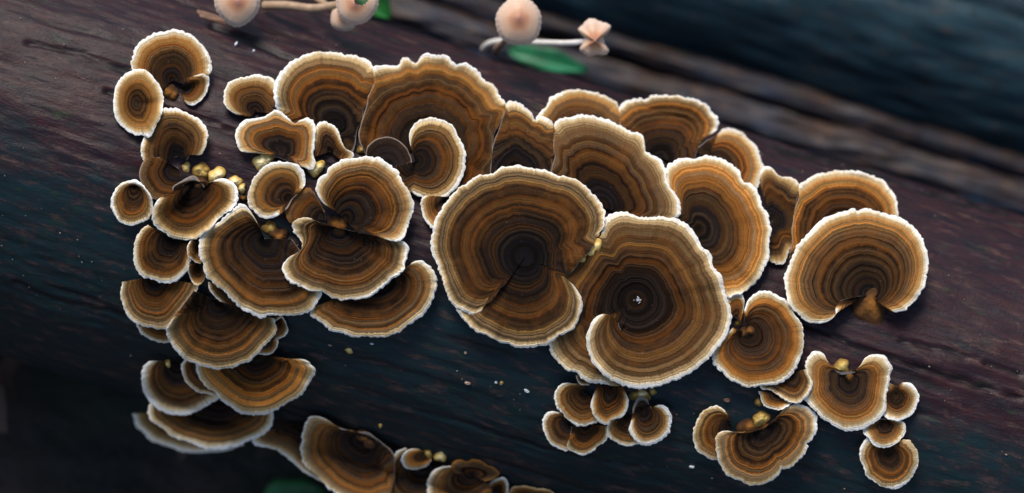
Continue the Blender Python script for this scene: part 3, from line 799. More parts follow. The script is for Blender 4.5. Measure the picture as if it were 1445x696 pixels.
CAPS = [
# ---- far lower left, low on the flank
('X6', (428,598), [(356,612),(355,620),(360,628),(375,632),(392,637),(412,652),(430,668),(447,677),(462,684,s)], 0, dict(tone=(.1,.9),lift=26,follow=.35,rim=1.5)),
('X5', (262,580), [(186,584),(192,600),(202,612),(216,623),(239,630),(263,638),(293,638),(322,634),(345,628)], 0, dict(tone=(.3,.9),follow=.3,lift=26,rim=1.5)),
('X4', (310,565), [(214,566),(209,578),(213,593),(236,611),(269,626),(297,634),(330,631),(354,620),(378,609),(387,592),(384,580)], 0, dict(tone=(.2,.9),follow=.3,lift=30,rim=1.4)),
('X2', (250,510), [(224,510),(209,510.5),(200,524),(202,548),(214,568),(232,582),(256,586),(280,580),(300,568.5),(310,560),(302,542,s)], 0, dict(tone=(-.2,1.15),rim=1.3)),
('X3', (290,512), [(264,505),(256,516),(257,530),(264,542),(280,553),(302,558)], 0, dict(tone=(0,1.0))),
('X1', (362,498), [(280,506),(276,516),(281,532),(297,550),(310,562),(330,577),(348,584),(375,585.5),(392,576),(412,567),(429,555),(442,532),(444,520),(433,509),(418,506.5),(400,511,s)], 0, dict(tone=(.55,1.1))),
# ---- bottom row
('Y7', (750,706), [(716,698),(722,689),(732,686),(745,687),(760,689),(775,692),(788,700)], 0, dict(tone=(.3,1.2))),
('Y6', (702,694), [(688,690),(692,681),(700,676),(712,674),(717,684),(716,702)], 0, dict(tone=(.4,1.3))),
('Y2', (602,646), [(572,632),(559,637),(547,654),(538.5,674),(540,696),(550,712),(575,722),(605,722),(630,710)], 0, dict(tone=(.0,1.1),follow=.35)),
('Y1', (512,619), [(505,609,s),(495,607),(486,607),(476,603),(461,592),(442,586.5),(432,597),(426,615),(425.5,635),(429,652),(440,665),(450,677),(465,690),(480,700),(500,708),(525,712),(545,708),(553,690,s),(556,665,s),(556,644,s),(545,630,s),(535,621,s),(520,612,s)], 1, dict(tone=(-.15,1.55),follow=.35)),
('Y4', (668,664), [(645,657),(622,659.5),(609,667),(603,684),(604,700),(615,716),(640,725),(670,722),(692,708),(694,688,s)], 0, dict(tone=(.15,1.4),follow=.35)),
('Y4', (668,670), [(644,668,s),(637,660),(640,652),(650,648.5),(660,651),(668,648),(680,650),(688,656),(700,661),(705,670),(697,677),(685,680,s)], 0, dict(tone=(-.1,1.5),gap=2,lift=9,smax=.62)),
('Y3', (606,641), [(592,634),(580,633.5),(570,639),(566,649),(571,660),(588,662.5),(602,658),(609,650)], 0, dict(tone=(.2,1.9))),
# ---- small bottom cluster
('V5', (885,588), [(862,592),(857,604),(860,617),(873,627),(888,630),(900,627),(912,616)], 0, dict(tone=(.3,1.0))),
('V3', (804,597), [(800,586,s),(787,581.5),(774,581),(767,587),(765,595),(768,611),(776,624.5),(787,633),(800,636.5),(805,628,s),(806,615,s)], 0, dict(tone=(.1,1.15))),
('V3', (827,598), [(806,602,s),(805,615,s),(800.5,628),(803,634),(812,638.5),(821,642),(830,640.5),(840,635),(844,629),(854,623),(858,615),(859,602)], 0, dict(fuse=True,tone=(.2,1.1),gap=2)),
('V1', (826,553), [(828,541,s),(810,541),(797,540),(789,543),(784.5,550),(782.5,561),(785.5,574),(795,585),(806,595),(817,602),(830,601),(843,594),(848,575,s)], 0, dict(tone=(.35,1.15))),
('V2', (862,546), [(843,543,s),(838,556),(833,570.5),(836,582),(842,593),(849,597.5),(858,599.5),(862,594),(871,591),(881,587),(885.5,578),(887,567),(883.5,556),(880,544,s)], 0, dict(tone=(.35,1.0))),
('V6', (905,577), [(919,577,s),(926,572),(937,572),(944,578),(948,589),(947,600),(942,613.5),(931,623),(920,627.5),(909,628),(899.5,624.5),(892,615),(887,607),(890,595),(891,582,s),(896,569,s),(901,562,s),(911,563,s)], 1, dict(tone=(.35,1.0))),
('V7', (825,530), [(813,530),(815,539),(822,544),(832,544)], 0, dict(tone=(.2,1.5))),
# ---- lower right
('T4', (1254,640), [(1240,618,s),(1230,614),(1221,620),(1213,635),(1216,654),(1224,672),(1244,686),(1262,690),(1280,682),(1292,665),(1296,645),(1290,628),(1276,620),(1262,626,s)], 1, dict(tone=(.1,1.05))),
('T3', (1250,597), [(1226,592),(1218,607),(1224,617),(1233,627),(1246,631),(1262,628),(1275,615),(1278,600),(1268,590),(1256,590,s),(1240,590,s)], 1, dict(tone=(.2,1.1))),
('T2', (1264,558), [(1252,540),(1241,550),(1238,567),(1243,582),(1256,593),(1274,592),(1290,580),(1296,560),(1288,544),(1276,540),(1266,545,s)], 1, dict(tone=(.0,1.0))),
('W', (1031,600), [(1029,590,s),(1024,581),(1011,573),(994,579),(983,595),(978,610),(980,629),(991,643),(1010,649),(1022,640,s)], 0, dict(tone=(.1,1.1))),
('W', (1077,606), [(1052,612,s),(1036,610),(1025,608),(1016,610),(1010,620),(1011,641),(1022,666),(1044,679),(1062,685.5),(1084,682),(1097,672),(1102,661),(1099,656),(1105,662),(1116,659),(1133,645),(1140,631),(1137,626),(1144,622),(1151,610),(1154,592),(1146,579),(1134,571.5),(1118,572),(1104,579),(1100,590,s)], 0, dict(fuse=True,tone=(.2,1.05),gap=2)),
('T', (1198,537), [(1190,529,s),(1182,526,s),(1174,520,s),(1168,511),(1163,500),(1152.5,495.5),(1143,500),(1137,511),(1138,527),(1142,545),(1135.5,562),(1146,576),(1162,592),(1177,601),(1193,608),(1214.5,607),(1230,598),(1243,588),(1251,575),(1251,555),(1255,535),(1259,518),(1252,505),(1244,501.5),(1233,499.5),(1221,505),(1214,516),(1205,526,s)], 1, dict(tone=(.1,1.05))),
('Q2', (1098,555), [(1070,552),(1073,562),(1078,572),(1089,578),(1100,579.5),(1112,573),(1124,564)], 0, dict(tone=(.1,1.15))),
('Q1', (1118,527), [(1073,538),(1074,548),(1088,552),(1100,560),(1117,568.5),(1130,567),(1144,552),(1147,541),(1143,530),(1139,520)], 0, dict(tone=(.3,1.1))),
('P2', (1039,450), [(1022,442,s),(1026,424),(1036,417),(1046,415),(1050.5,425),(1049,439),(1046,455,s)], 0, dict(tone=(-.1,1.3))),
('P', (1054,470), [(1053,458,s),(1050,447,s),(1050,437),(1056,424),(1066,415),(1080,411),(1095,416),(1110,426),(1119.5,439),(1129,454),(1134,471),(1134,490),(1129,507.5),(1119.5,525),(1107,537),(1093,543),(1073,545),(1056,546.5),(1039,540.5),(1022,529.5),(1009,515),(1005,503),(1010,488),(1022,474),(1034,463),(1040,466,s)], 0, dict(tone=(.1,1.1))),
# ---- rear right
('E', (815,196), [(762,188,s),(757,170),(761,159),(771,150),(775,141),(787,133),(807,126),(825,127),(845,131.5),(862,139),(873,150),(876,165,s),(874,188,s)], 0, dict(tone=(.2,1.05))),
('E', (932,222), [(880,195,s),(875,175,s),(874,152),(882,143),(897,138.7),(911,140),(919,134.5),(937,134.5),(957,136),(980,138.7),(994,146),(1004,158),(1013,167),(1013,180),(1006,188),(996,194,s),(988,206,s),(982,222,s),(975,242,s)], 0, dict(fuse=True,tone=(.3,1.05),gap=2)),
('E', (992,240), [(985,208,s),(998,197,s),(1008,192,s),(1015,186),(1026,180.5),(1043,185),(1057,196),(1069,209),(1073,222),(1077,234),(1073,252),(1067,266),(1056,268),(1042,266,s)], 0, dict(fuse=True,tone=(.35,1.1),gap=1)),
('H', (1090,312), [(1074,266,s),(1073,244),(1079,235),(1089,238),(1101,248),(1116,251.5),(1127,261),(1127,275,s),(1121,300,s),(1119,330,s),(1115,352),(1108,372),(1100,374),(1088,369),(1076,360,s)], 0, dict(tone=(.1,.95))),
('H', (1190,325), [(1113,365,s),(1118,330,s),(1121,300,s),(1126,280,s),(1128,262),(1136,255.5),(1151,246),(1170,242.5),(1189,240),(1214,241.5),(1233,248),(1246,255),(1258,268),(1266,285),(1268,305)], 0, dict(fuse=True,tone=(.25,1.0),gap=2)),
('I', (1226,416), [(1197,421,s),(1187,424,s),(1180,434),(1178,446),(1166,455),(1149,456.5),(1134,451),(1122,439),(1112,424),(1108,406),(1108.5,387),(1115,368),(1121,355),(1123,349),(1132,339.6),(1145,324),(1158,311),(1177,301.5),(1192,297),(1205,295),(1210,299),(1221,295),(1243,299.5),(1265,306),(1285,318),(1300,335),(1308,356),(1310,380),(1304,405),(1292,425),(1276,438),(1260,440),(1248,434,s)], 0, dict(tone=(.05,1.05))),
('F', (985,322), [(944,275),(940,255),(940,240),(949,227),(968,222),(982,224),(993,219),(1009,220),(1028,229),(1042,240),(1050,255),(1063,261),(1071,273),(1076,292),(1085,305),(1087,330),(1086,349),(1083,368),(1072,390),(1056,406),(1041,416.5),(1025,418.5),(1010,405,s),(990,390,s),(962,360,s),(948,315,s)], 1, dict(tone=(.1,1.0))),
# ---- left edge
('L1', (243,113), [(214,140),(194,128),(186,108),(186,85),(192,66),(201,56),(213,48),(229,44.5),(247,41.5),(265,48),(280,58),(292,70),(298,87),(297,103),(288,108,s),(272,113,s),(262,120,s)], 0, dict(tone=(.2,1.0))),
('L1', (256,124), [(264,110,s),(278,106),(290,104),(296,110),(295,118),(291,130),(286,141),(273,149.5),(261,144),(257,135,s)], 0, dict(fuse=True,tone=(.2,1.1),gap=2)),
('L3', (249,221), [(208,236,s),(200,222),(199,208),(202,194),(209,177),(218,163),(230,154.5),(241.5,152.4),(257,156),(272.6,164.6),(285.5,173.6),(293,188),(292,202),(286,216),(278,219.5),(270,218,s),(264,226,s)], 0, dict(tone=(.15,.8))),
('L3', (252,238), [(262,270,s),(250,286,s),(235,285,s),(222,282,s),(212,276,s),(203,265,s),(196,250,s),(198,235,s),(206,224,s),(225,222,s)], 0, dict(fuse=True,tone=(.2,.75),gap=2)),
('L2', (192,146), [(160,150),(164,122),(176,105),(190,97),(201,97),(210,102),(221,114),(228.6,127),(231,142),(228,160),(221,176),(212,192.5),(203,191),(190,190),(174,180),(163,166)], 1, dict(tone=(.6,1.1))),
('L6', (190,262), [(190,254),(202,262),(212,274),(216,285),(216,297),(211,307),(201,314),(186,318),(170,313),(159,300),(156,283),(162,268),(174,257)], 1, dict(tone=(.2,.95))),
('L10', (222,450), [(192,455),(197,468),(208,477),(220,482),(232,484),(244,482),(252,470)], 0, dict(tone=(.1,1.15))),
('L9', (218,390), [(281,402),(276,415),(265,433),(252,446),(241,458),(233,464.5),(213,463),(201,460.5),(186,452),(174,435),(170,415),(172,398)], 0, dict(tone=(.35,.9))),
('L12', (392,450), [(399,446),(404,456),(407,467),(400,475),(386,482)], 0, dict(tone=(.6,1.2))),
('L12b', (378,478), [(393,480),(391,490),(383,499),(373,501),(364,499)], 0, dict(tone=(.3,1.3))),
('L7', (244,338), [(269,344,s),(270,360),(266,378),(259,388),(249,396),(234,401),(228,399.5),(210,394),(200,388),(191,376),(188,360),(190,342),(196,328),(208,317)], 0, dict(tone=(.2,.85))),
('L8', (284,346), [(270,338),(265,346),(264,355),(268,364),(275,370),(284,371)], 0, dict(tone=(.1,1.2))),
('L8b', (280,372), [(265,372),(266,386),(270,397),(277,403),(285,400),(290,390),(291,378)], 0, dict(tone=(.2,1.1))),
('L13', (322,404), [(294,398),(296,411),(308,424),(322,433),(340,438)], 0, dict(tone=(.1,1.2))),
('L13b', (384,436), [(368,445),(376,451),(386,453),(397,448)], 0, dict(tone=(.1,1.3))),
('L11', (309,425), [(388,450),(389,462),(384,478),(371,489),(358,504),(345,512),(330,518),(307,521),(286,516),(263,508),(246,490),(236,473),(237,460),(243,449),(253,438,s),(262,426,s),(272,410,s)], 0, dict(tone=(.45,.85))),
# ---- top row
('Z', (360,158), [(354,166,s),(335,162),(323,155),(316,145),(316,129),(324,116),(340,108.5),(363,106),(381,110),(389,117),(391,132,s),(390,148,s),(384,160,s)], 0, dict(tone=(.2,.95))),
('A', (472,178), [(391,155),(387,140),(386,127),(389,114),(396,104),(409,88.5),(427,79.5),(440,75),(453,72),(466,74),(484,75.5),(507,79.5),(518,85),(527,94),(529,108,s),(527,125,s),(520,136,s),(513,161,s),(506,184,s),(503,202,s),(496,216,s),(488,213,s),(478,208,s),(455,200,s),(430,185,s),(404,170,s)], 1, dict(tone=(.05,.85),lift=14)),
('A', (600,205), [(530,232,s),(512,215,s),(507,195,s),(513,161,s),(520,137,s),(527,118,s),(527,96),(536,93.5),(551,92),(563,91),(566,84),(573,80.5),(581,87),(588,88),(594,79),(603,75.5),(616,78),(629,79),(643,90),(650,88.5),(660,90),(673,100),(683,113),(696,121),(706,134),(713,145),(712,156,s),(701,184,s),(694,212,s),(697,245,s),(670,262,s),(630,255,s)], 0, dict(fuse=True,tone=(.1,.8),gap=1.2,lift=14)),
('A', (728,242), [(692,250,s),(692,236,s),(694,212,s),(701,185,s),(711,157,s),(714,147),(720,143),(728,143),(740,150.5),(750,160),(756,169),(763,164),(771,165.5),(780,174),(784,186,s),(783,205,s),(780,230,s),(778,252,s)], 0, dict(fuse=True,tone=(.0,.85),gap=1.2,lift=14)),
('A', (850,292), [(776,262,s),(781,225,s),(783,195,s),(782,178),(788,170),(807,164.5),(828,162),(848,166),(868,173),(882,180),(891,187.5),(900,186.5),(908,196),(912,213),(920,218),(931,225),(939,239),(940,251),(945,265),(955,277),(961,294),(957,307),(940,310),(915,318,s)], 0, dict(tone=(.05,.9),gap=.5,lift=16)),
('A', (546,240), [(516,226,s),(518,208,s),(530,196,s),(546,193,s),(561,198,s),(573,208,s),(580,222,s),(580,240,s)], 0, dict(fuse=True,tone=(.0,.85),gap=1,lift=6,smax=.42)),
('A', (586,228), [(582,216,s),(578,202),(578,187),(587,174),(603,166.5),(623,168.5),(639,179),(651,200),(657,220),(656,238),(650,254),(638,272),(623,282),(610,285),(597,280),(582,273),(566,262,s),(552,250,s),(546,238,s)], 0, dict(tone=(.05,.9),gap=5)),
('Y', (466,214), [(442,222,s),(443,197),(446,178),(455,172.5),(468,175),(477,184),(481,197),(486,209),(499,216),(497,223),(484,228,s)], 0, dict(tone=(.3,1.15))),
('T1', (397,213), [(337,210),(332,193),(336,179),(345,170),(360,167),(376,163),(390,154.5),(402,161),(415,173),(423,170),(433,166.5),(442,171),(445,180),(443,197),(443,217),(446,231),(438,239),(428,236),(415,232,s),(404,226,s),(395,222,s),(386,220,s),(372,217),(358,216),(346,215)], 1, dict(tone=(-.1,1.05))),
('S', (459,309), [(416,318),(407,312),(403,300),(408,290),(418,277),(434,265.5),(443,270,s),(449,284,s),(458,298,s)], 0, dict(tone=(-.1,1.0),gap=3,smax=.82)),
('U', (409,281), [(350,278),(353,264),(360.5,248.6),(371,235.7),(386,228.5),(407,228),(420,233),(429,243.5),(432,256),(428,265),(419,275,s),(411,286,s),(403,297,s),(394,303),(384,308),(371,307),(360.5,301),(351,291)], 1, dict(tone=(.05,1.05))),
('N', (540,398), [(440,434),(437,443),(449,453.5),(465,466),(486,472),(504,477),(519,474),(535,477),(550,472),(561,470),(576,459),(592,449.5),(605,435),(615,415),(617.5,399),(612,383.5),(602,372),(592,367.5),(581,371),(571,381,s)], 0, dict(tone=(.1,.85))),
('L14', (374,337), [(368,324,s),(362,312),(352,296),(343,288),(334,290),(322,300),(308,313),(295,322),(287,330),(281,341),(280,357),(285,372),(292,390),(306,403),(319,416),(332,429),(350,440),(366,448),(381,446),(397,446),(410,447),(428,443.5),(443,436),(451,424),(456,413),(450,395,s),(440,375,s),(425,355,s),(412,338,s)], 0, dict(tone=(.2,.85))),
('L5', (273,256), [(288,265,s),(298,257),(311,252),(324,254),(335,263),(337,273),(335,287),(324,299),(310,310),(298,322),(283,333.5),(267,339),(247,336),(234,331),(221,323),(215,312),(215,300),(217,290),(223,281),(234,275,s),(243,271,s),(245,263,s),(253,257,s),(264,251,s),(276,249,s),(284,257,s)], 1, dict(tone=(.25,.85))),
('S', (478,322), [(452,317,s),(441,309),(429,307),(416,312),(412,321),(416,329),(425,338),(428,349),(424,357),(413,360),(403,368),(398,379),(405,394),(418,402),(437,411.5),(455,412),(470,420),(486,425),(504,422),(519,418.5),(535,409.5),(550,398),(566,383.5),(574,368),(576,352),(570,341),(555,338,s),(535,335,s),(512,330,s),(495,326,s)], 0, dict(tone=(.3,.85))),
('S', (486,309), [(472,295,s),(460,290),(449,277),(445,264),(451,252),(461,246),(463,237),(478,228),(504,223),(519,220.5),(535,224),(550,232),(562,242),(567,254),(576,267),(581,280),(583,295),(580,311),(575,324),(568,337),(558,341),(545,338),(530,334,s),(515,330,s),(506,329,s)], 0, dict(tone=(-.05,.95),gap=4)),
# ---- centre
('M', (634,278), [(602,276),(595,282),(594,291),(597,306),(604,317),(612,325),(628,332)], 0, dict(tone=(.1,1.1))),
('K', (897,424), [(876,466,s),(870,456,s),(864,448),(853,443),(840,448.5),(830,464),(828,488),(835,511),(853,530),(876,544),(907,549),(934,544),(962,532.5),(989,517),(1008,497.5),(1025,476),(1033,453),(1031,433.5),(1022,410),(1016,388),(1006,374),(1004,359),(993,350),(985,336.5),(973,321),(954,309),(930,305.5),(904,305.5),(884,299.7),(865,301.5),(854,310),(850,325),(838,343,s),(812,362,s),(790,390,s),(778,425,s),(772,462,s),(772,484),(783,507),(799,523),(814,527),(826,538),(853,543),(880,544,s)], 0, dict(tone=(.1,.85),lift=30,h0=10,ramp=(5,-12))),
('J', (740,363), [(722,388,s),(716,401,s),(704,410,s),(697,422,s),(686,429,s),(680,439),(670,444.5),(658,441.5),(642,433),(630,417),(624,397),(616,373),(608,353),(608,337),(612,316.5),(626,292),(642,270),(658,258),(674,248),(694,246),(707,238),(727,234),(751,238),(771,242),(787,248),(807,252),(827,262),(839,276),(851,292),(853,312),(847,329),(836,346,s),(822,366,s),(809,382,s),(797,391,s),(801,396),(808,401),(816,411),(822,425),(821,441),(811,461),(791,475),(771,485.5),(751,490),(731,490.5),(711,486),(695,477.5),(670,465),(654,451),(644,436),(655,420,s)], 0, dict(tone=(.12,.85),lift=28,h0=8,gap=4,ramp=(3,-7.5))),
]
# knobs and stubs that belong to a bracket: thing, name, items (x, y, radius, height), material
KNOBS = [
('L1','base',[(236,130,12,8),(246,135,9,7)],'M_BUD3'),
('L14','knob',[(394,336,8,9),(386,330,9,5),(400,328,8,4)],'M_BUD3'),
('S','knob',[(478,316,14,8)],'M_BUD3'),
('P','knob',[(1058,466,9,7),(1049,471,7,5)],'M_BUD3'),
('I','base',[(1230,428,20,8),(1216,440,16,5),(1236,442,14,6)],'M_BUD3'),
('K','wart',[(834,355,9,5),(845,346,8,6),(823,366,6,4)],'M_BUD'),
('W','base',[(1058,601,10,7),(1044,603,9,5),(1082,600,10,6)],'M_BUD3'),
('W','base',[(1074,589,9,9),(1066,594,7,7),(1082,592,7,7)],'M_BUD2'),
('T','base',[(1199,531,9,6)],'M_BUD3'),
('V6','base',[(896,556,9,5),(916,560,7,4)],'M_BUD2'),
('Y1','knob',[(514,617,11,5),(524,624,8,4)],'M_BUD3'),
]
BUDS = [
([(309,247,11,10),(299,250,8,7)],'M_BUD','plump pale yellow bud in the middle of the yellow chain, upper left'),
([(331,257,10,10)],'M_BUD','pale yellow bud on the right shoulder of the heart-shaped bracket'),
([(341,266,7,8)],'M_BUD','small yellow bud, last at the right end of the yellow chain'),
([(343,280,6,6)],'M_BUD3','small brown bud under the right end of the yellow chain'),
([(279,238,10,9),(287,246,8,7),(291,240,6,6)],'M_BUD2','knobbly ochre bud at the upper end of the yellow chain'),
([(263,236,7,5)],'M_BUD','small smooth yellow bud at the left end of the yellow chain'),
([(285,256,8,5),(278,262,6,4)],'M_BUD3','brown knobbly bud above the notch of the heart-shaped bracket'),
([(368,229,13,10),(380,226,9,8)],'M_BUD','round pale yellow bud under the three-lobed greyish bracket'),
([(441,240,9,7),(452,236,8,7)],'M_BUD','yellow bud between the three-lobed bracket and the S-shaped one'),
([(510,211,6,5),(516,213,5,4)],'M_BUD2','ochre bud in the gap above the S-shaped bracket'),
([(383,322,9,6),(375,318,6,4)],'M_BUD2','ochre knobbly bud beside the spiral knob'),
([(493,493,7,5)],'M_BUD','yellow bud on bare wood below the dark notched fan'),
([(708,540,3.4,3)],'M_BUD','small cream bud on the bare wood below the rosettes'),
([(537,600,3.4,3)],'M_BUD','tiny cream bud on bare wood above the bottom row'),
([(1190,517,11,11),(1183,522,7,7)],'M_BUD2','yellow-brown bud in the notch of the lower right heart-shaped bracket'),
([(1070,567,6,5)],'M_BUD2','yellow bud left of the small pale bracket at lower right'),
([(904,556,7,8),(911,554,5,6)],'M_BUD','pale yellow bud above the necked bracket'),
([(921,552,6,7)],'M_BUD2','small ochre bud right of the pale yellow one'),
([(604,640,7,8)],'M_BUD2','golden bud at the tip of the small yellow-tan bracket'),
([(621,646,8,8),(624,637,7,9)],'M_BUD','pale double bud standing right of the golden bud'),
([(237,513,5,6)],'M_BUD','small cream bud above the soft-focus greyish bracket'),
([(1042,455,6,4)],'M_BUD2','olive bud in the notch beside the orange-knobbed bracket'),
]
roots = {}; first = {}
for key, c, ol, cl, kw in CAPS:
    first.setdefault(key, c)
for key, c in first.items():
    org = local(np.array(float(c[0])), np.array(float(c[1])), float(log_height(np.array(float(c[0])), np.array(float(c[1])))))
    e = empty('bracket_fungus', org)
    tag(e, THINGS[key], 'bracket fungus', 'banded bracket fungi on the log')
    roots[key] = (e, org)
for key, c, ol, cl, kw in CAPS:
    e, org = roots[key]
    build_cap(e, org, c, ol, bool(cl), **kw)
MB = {'M_BUD': M_BUD, 'M_BUD2': M_BUD2, 'M_BUD3': M_BUD3}
for i, (key, nm, items, mt) in enumerate(KNOBS):
    e, org = roots[key]
    lump_mesh(nm, org, items, MB[mt], e, 100 + i)
for i, (items, mt, lb) in enumerate(BUDS):
    bud(items, MB[mt], lb, seed=300 + i)

# ------------------------------------------------------------------ small capped mushrooms on the log's upper edge
def mush_mat():
    g = N('mushroom_cap'); tc = g.n('ShaderNodeTexCoord').outputs['Object']
    r = g.attr('ring'); a = g.attr('arc')
    n = g.noise(tc, 420, 4, .6)
    st = g.noise(g.comb(g.math('MULTIPLY', a, 9.0), g.math('MULTIPLY', r, 1.5)), 1.0, 3, .6)
    rr = g.math('ADD', r, g.math('MULTIPLY', g.math('SUBTRACT', n, .5), .16))
    c = g.ramp(rr, [(0.0, (.30, .145, .105)), (.16, (.40, .175, .10)), (.34, (.50, .235, .12)), (.52, (.60, .36, .225)), (.8, (.64, .44, .31)), (1.0, (.68, .52, .41))])
    v = g.math('ADD', .90, g.math('MULTIPLY', st, .20))
    c = g.mix(1.0, c, g.n('ShaderNodeCombineColor', i_0=v, i_1=v, i_2=v).outputs[0], 'MULTIPLY')
    m = g.done(c, .5, g.bump(g.math('ADD', st, n), .18, .0005))
    g.b.inputs['Subsurface Weight'].default_value = .15; g.b.inputs['Subsurface Radius'].default_value = (.004, .002, .001)
    return m
def plain(name, c1, c2, rough=.55):
    g = N(name); tc = g.n('ShaderNodeTexCoord').outputs['Object']
    n = g.noise(tc, 300, 3)
    return g.done(g.ramp(n, [(.35, c1), (.65, c2)]), rough, g.bump(n, .3, .0004))
M_MUSH = mush_mat()
M_GILL = plain('mushroom_gills', (.42, .36, .32), (.62, .56, .52))
M_STEM = plain('tan_mushroom_stem', (.30, .19, .11), (.42, .28, .17))
M_STEMW = plain('pale_mushroom_stem', (.62, .58, .52), (.76, .73, .68))

def mushroom(c, zc, rx, ry, tip, height, stems, label, seed, shape=None, hole=None, umbo=0.0):
    """c: cap centre, zc its height, rx/ry its radii, tip: lean of the umbo, stems: (name, points, radius, material)"""
    org = local(np.array(float(c[0])), np.array(float(c[1])), zc)
    root = empty('mushroom', org); r = np.random.default_rng(seed)
    na, nr = 96, 26; vs, ring, arc = [], [], []
    ph = r.uniform(0, 6.28, 4)
    def pt(a, t, under=0.0):
        w = 1 + .025 * math.sin(3 * a + ph[0]) + .02 * math.sin(5 * a + ph[1]) + .014 * math.sin(26 * a + ph[2]) * t ** 6
        f = shape(a) if shape else 1.0
        x = c[0] + rx * t * w * f * math.cos(a) + tip[0] * (1 - t) ** 1.5
        y = c[1] + ry * t * w * f * math.sin(a) + tip[1] * (1 - t) ** 1.5
        z = zc + height * (1 - t ** 2.2) + .16 * height * math.exp(-(t / .22) ** 2) - .3 * height * max(0, t - .85) / .15
        z += (1 - f) * -height * .8 * t + umbo * math.exp(-(t / .34) ** 2)
        return local(np.array(x), np.array(y), z - under) - org
    dead = set()
    for i in range(na):
        a = 2 * math.pi * i / na
        for j in range(nr):
            t = (j + .35) / (nr - .65)
            vs.append(pt(a, t)); ring.append(t); arc.append(a)
            if hole and ((c[0] + rx * t * math.cos(a) - hole[0]) / hole[2]) ** 2 + ((c[1] + ry * t * math.sin(a) - hole[1]) / hole[3]) ** 2 < 1 + .25 * math.sin(7 * a):
                dead.add(i * nr + j)
    fs = []
    for i in range(na):
        k = (i + 1) % na
        for j in range(nr - 1):
            q = (i * nr + j, k * nr + j, k * nr + j + 1, i * nr + j + 1)
            if not any(v in dead for v in q): fs.append(q)
    if not hole: fs.append([i * nr for i in range(na)][::-1])
    cap = mesh_obj('cap', np.array(vs), fs, M_MUSH, root, {'ring': np.array(ring), 'arc': np.array(arc)})
    # flesh under the cap with radiating gills
    gv, gf2 = [], []; ng = 48
    for i in range(ng * 2):
        a = 2 * math.pi * i / (ng * 2); dep = 3.2 if i % 2 else .8
        for j in range(9):
            t = .12 + .87 * j / 8
            gv.append(pt(a, t, 1.3 + (dep * (1 - t ** 3))))
    for i in range(ng * 2):
        k = (i + 1) % (ng * 2)
        for j in range(8):
            q = (i * 9 + j, i * 9 + j + 1, k * 9 + j + 1, k * 9 + j)
            if hole:
                a = 2 * math.pi * (i + .5) / (ng * 2); t = .12 + .87 * (j + .5) / 8
                if ((c[0] + rx * t * math.cos(a) - hole[0]) / hole[2]) ** 2 + ((c[1] + ry * t * math.sin(a) - hole[1]) / hole[3]) ** 2 < 1.1: continue
            gf2.append(q)
    mesh_obj('gills', np.array(gv), gf2, M_GILL, cap)
    for nm, pts, rad, mt in stems:
        p = spline(pts, 26); L_ = local(p[:, 0], p[:, 1], p[:, 2]) - org
        tube(nm, L_, [rad * S * (1.12 - .2 * k / 25) for k in range(26)], mt, root, 14)
    return tag(root, label, 'mushroom', 'small pinkish mushrooms on the upper edge of the log')

mushroom((335, 1), -70, 32.5, 36, (0, 2), 16, [('stem', [(352, -40, -190), (345, -25, -130), (337, -4, -72)], 5, M_STEM)],
         'pinkish mushroom cap over the log at upper left', 1)
mushroom((503, 4), -86, 30, 31, (-2, 3), 15, [('stem', [(372, 8, -150), (405, 8, -132), (440, 12, -122), (470, 8, -114), (500, 2, -90)], 6.2, M_STEM)],
         'torn pinkish mushroom with a green-showing hole in its cap', 2, hole=(511, -3, 10, 8))
mushroom((486, 25), -110, 20, 20, (0, -3), 10, [('stem', [(430, -24, -190), (445, -4, -150), (468, 12, -128), (485, 22, -112)], 5.0, M_STEM)],
         'smaller mushroom cap tucked under the torn one', 3)
mushroom((732, 30), -118, 32.5, 35, (0, -4), 17, [('stem', [(700, 74, -318), (702, 68, -250), (712, 58, -200), (728, 38, -125)], 4.6, M_STEM)],
         'round pinkish mushroom with darker umbo above the log', 4)
def fold(a):
    q = min(1, max(0, (abs(math.sin(a)) - .30) / .40)); q = q * q * (3 - 2 * q)
    return (.46 + (.54 if math.sin(a) < 0 else .36) * q) * (1 + .05 * math.sin(7 * a + 1) + .06 * math.sin(3 * a))
mushroom((838, 57), -150, 32, 28, (2, 1), 9, [('stem', [(682, 70, -322), (690, 62, -300), (710, 58, -275), (755, 60, -235), (800, 61, -180), (834, 58, -156)], 4.6, M_STEMW)],
         'folded bow-tie mushroom on a long white stem', 5, shape=fold, umbo=14.0)

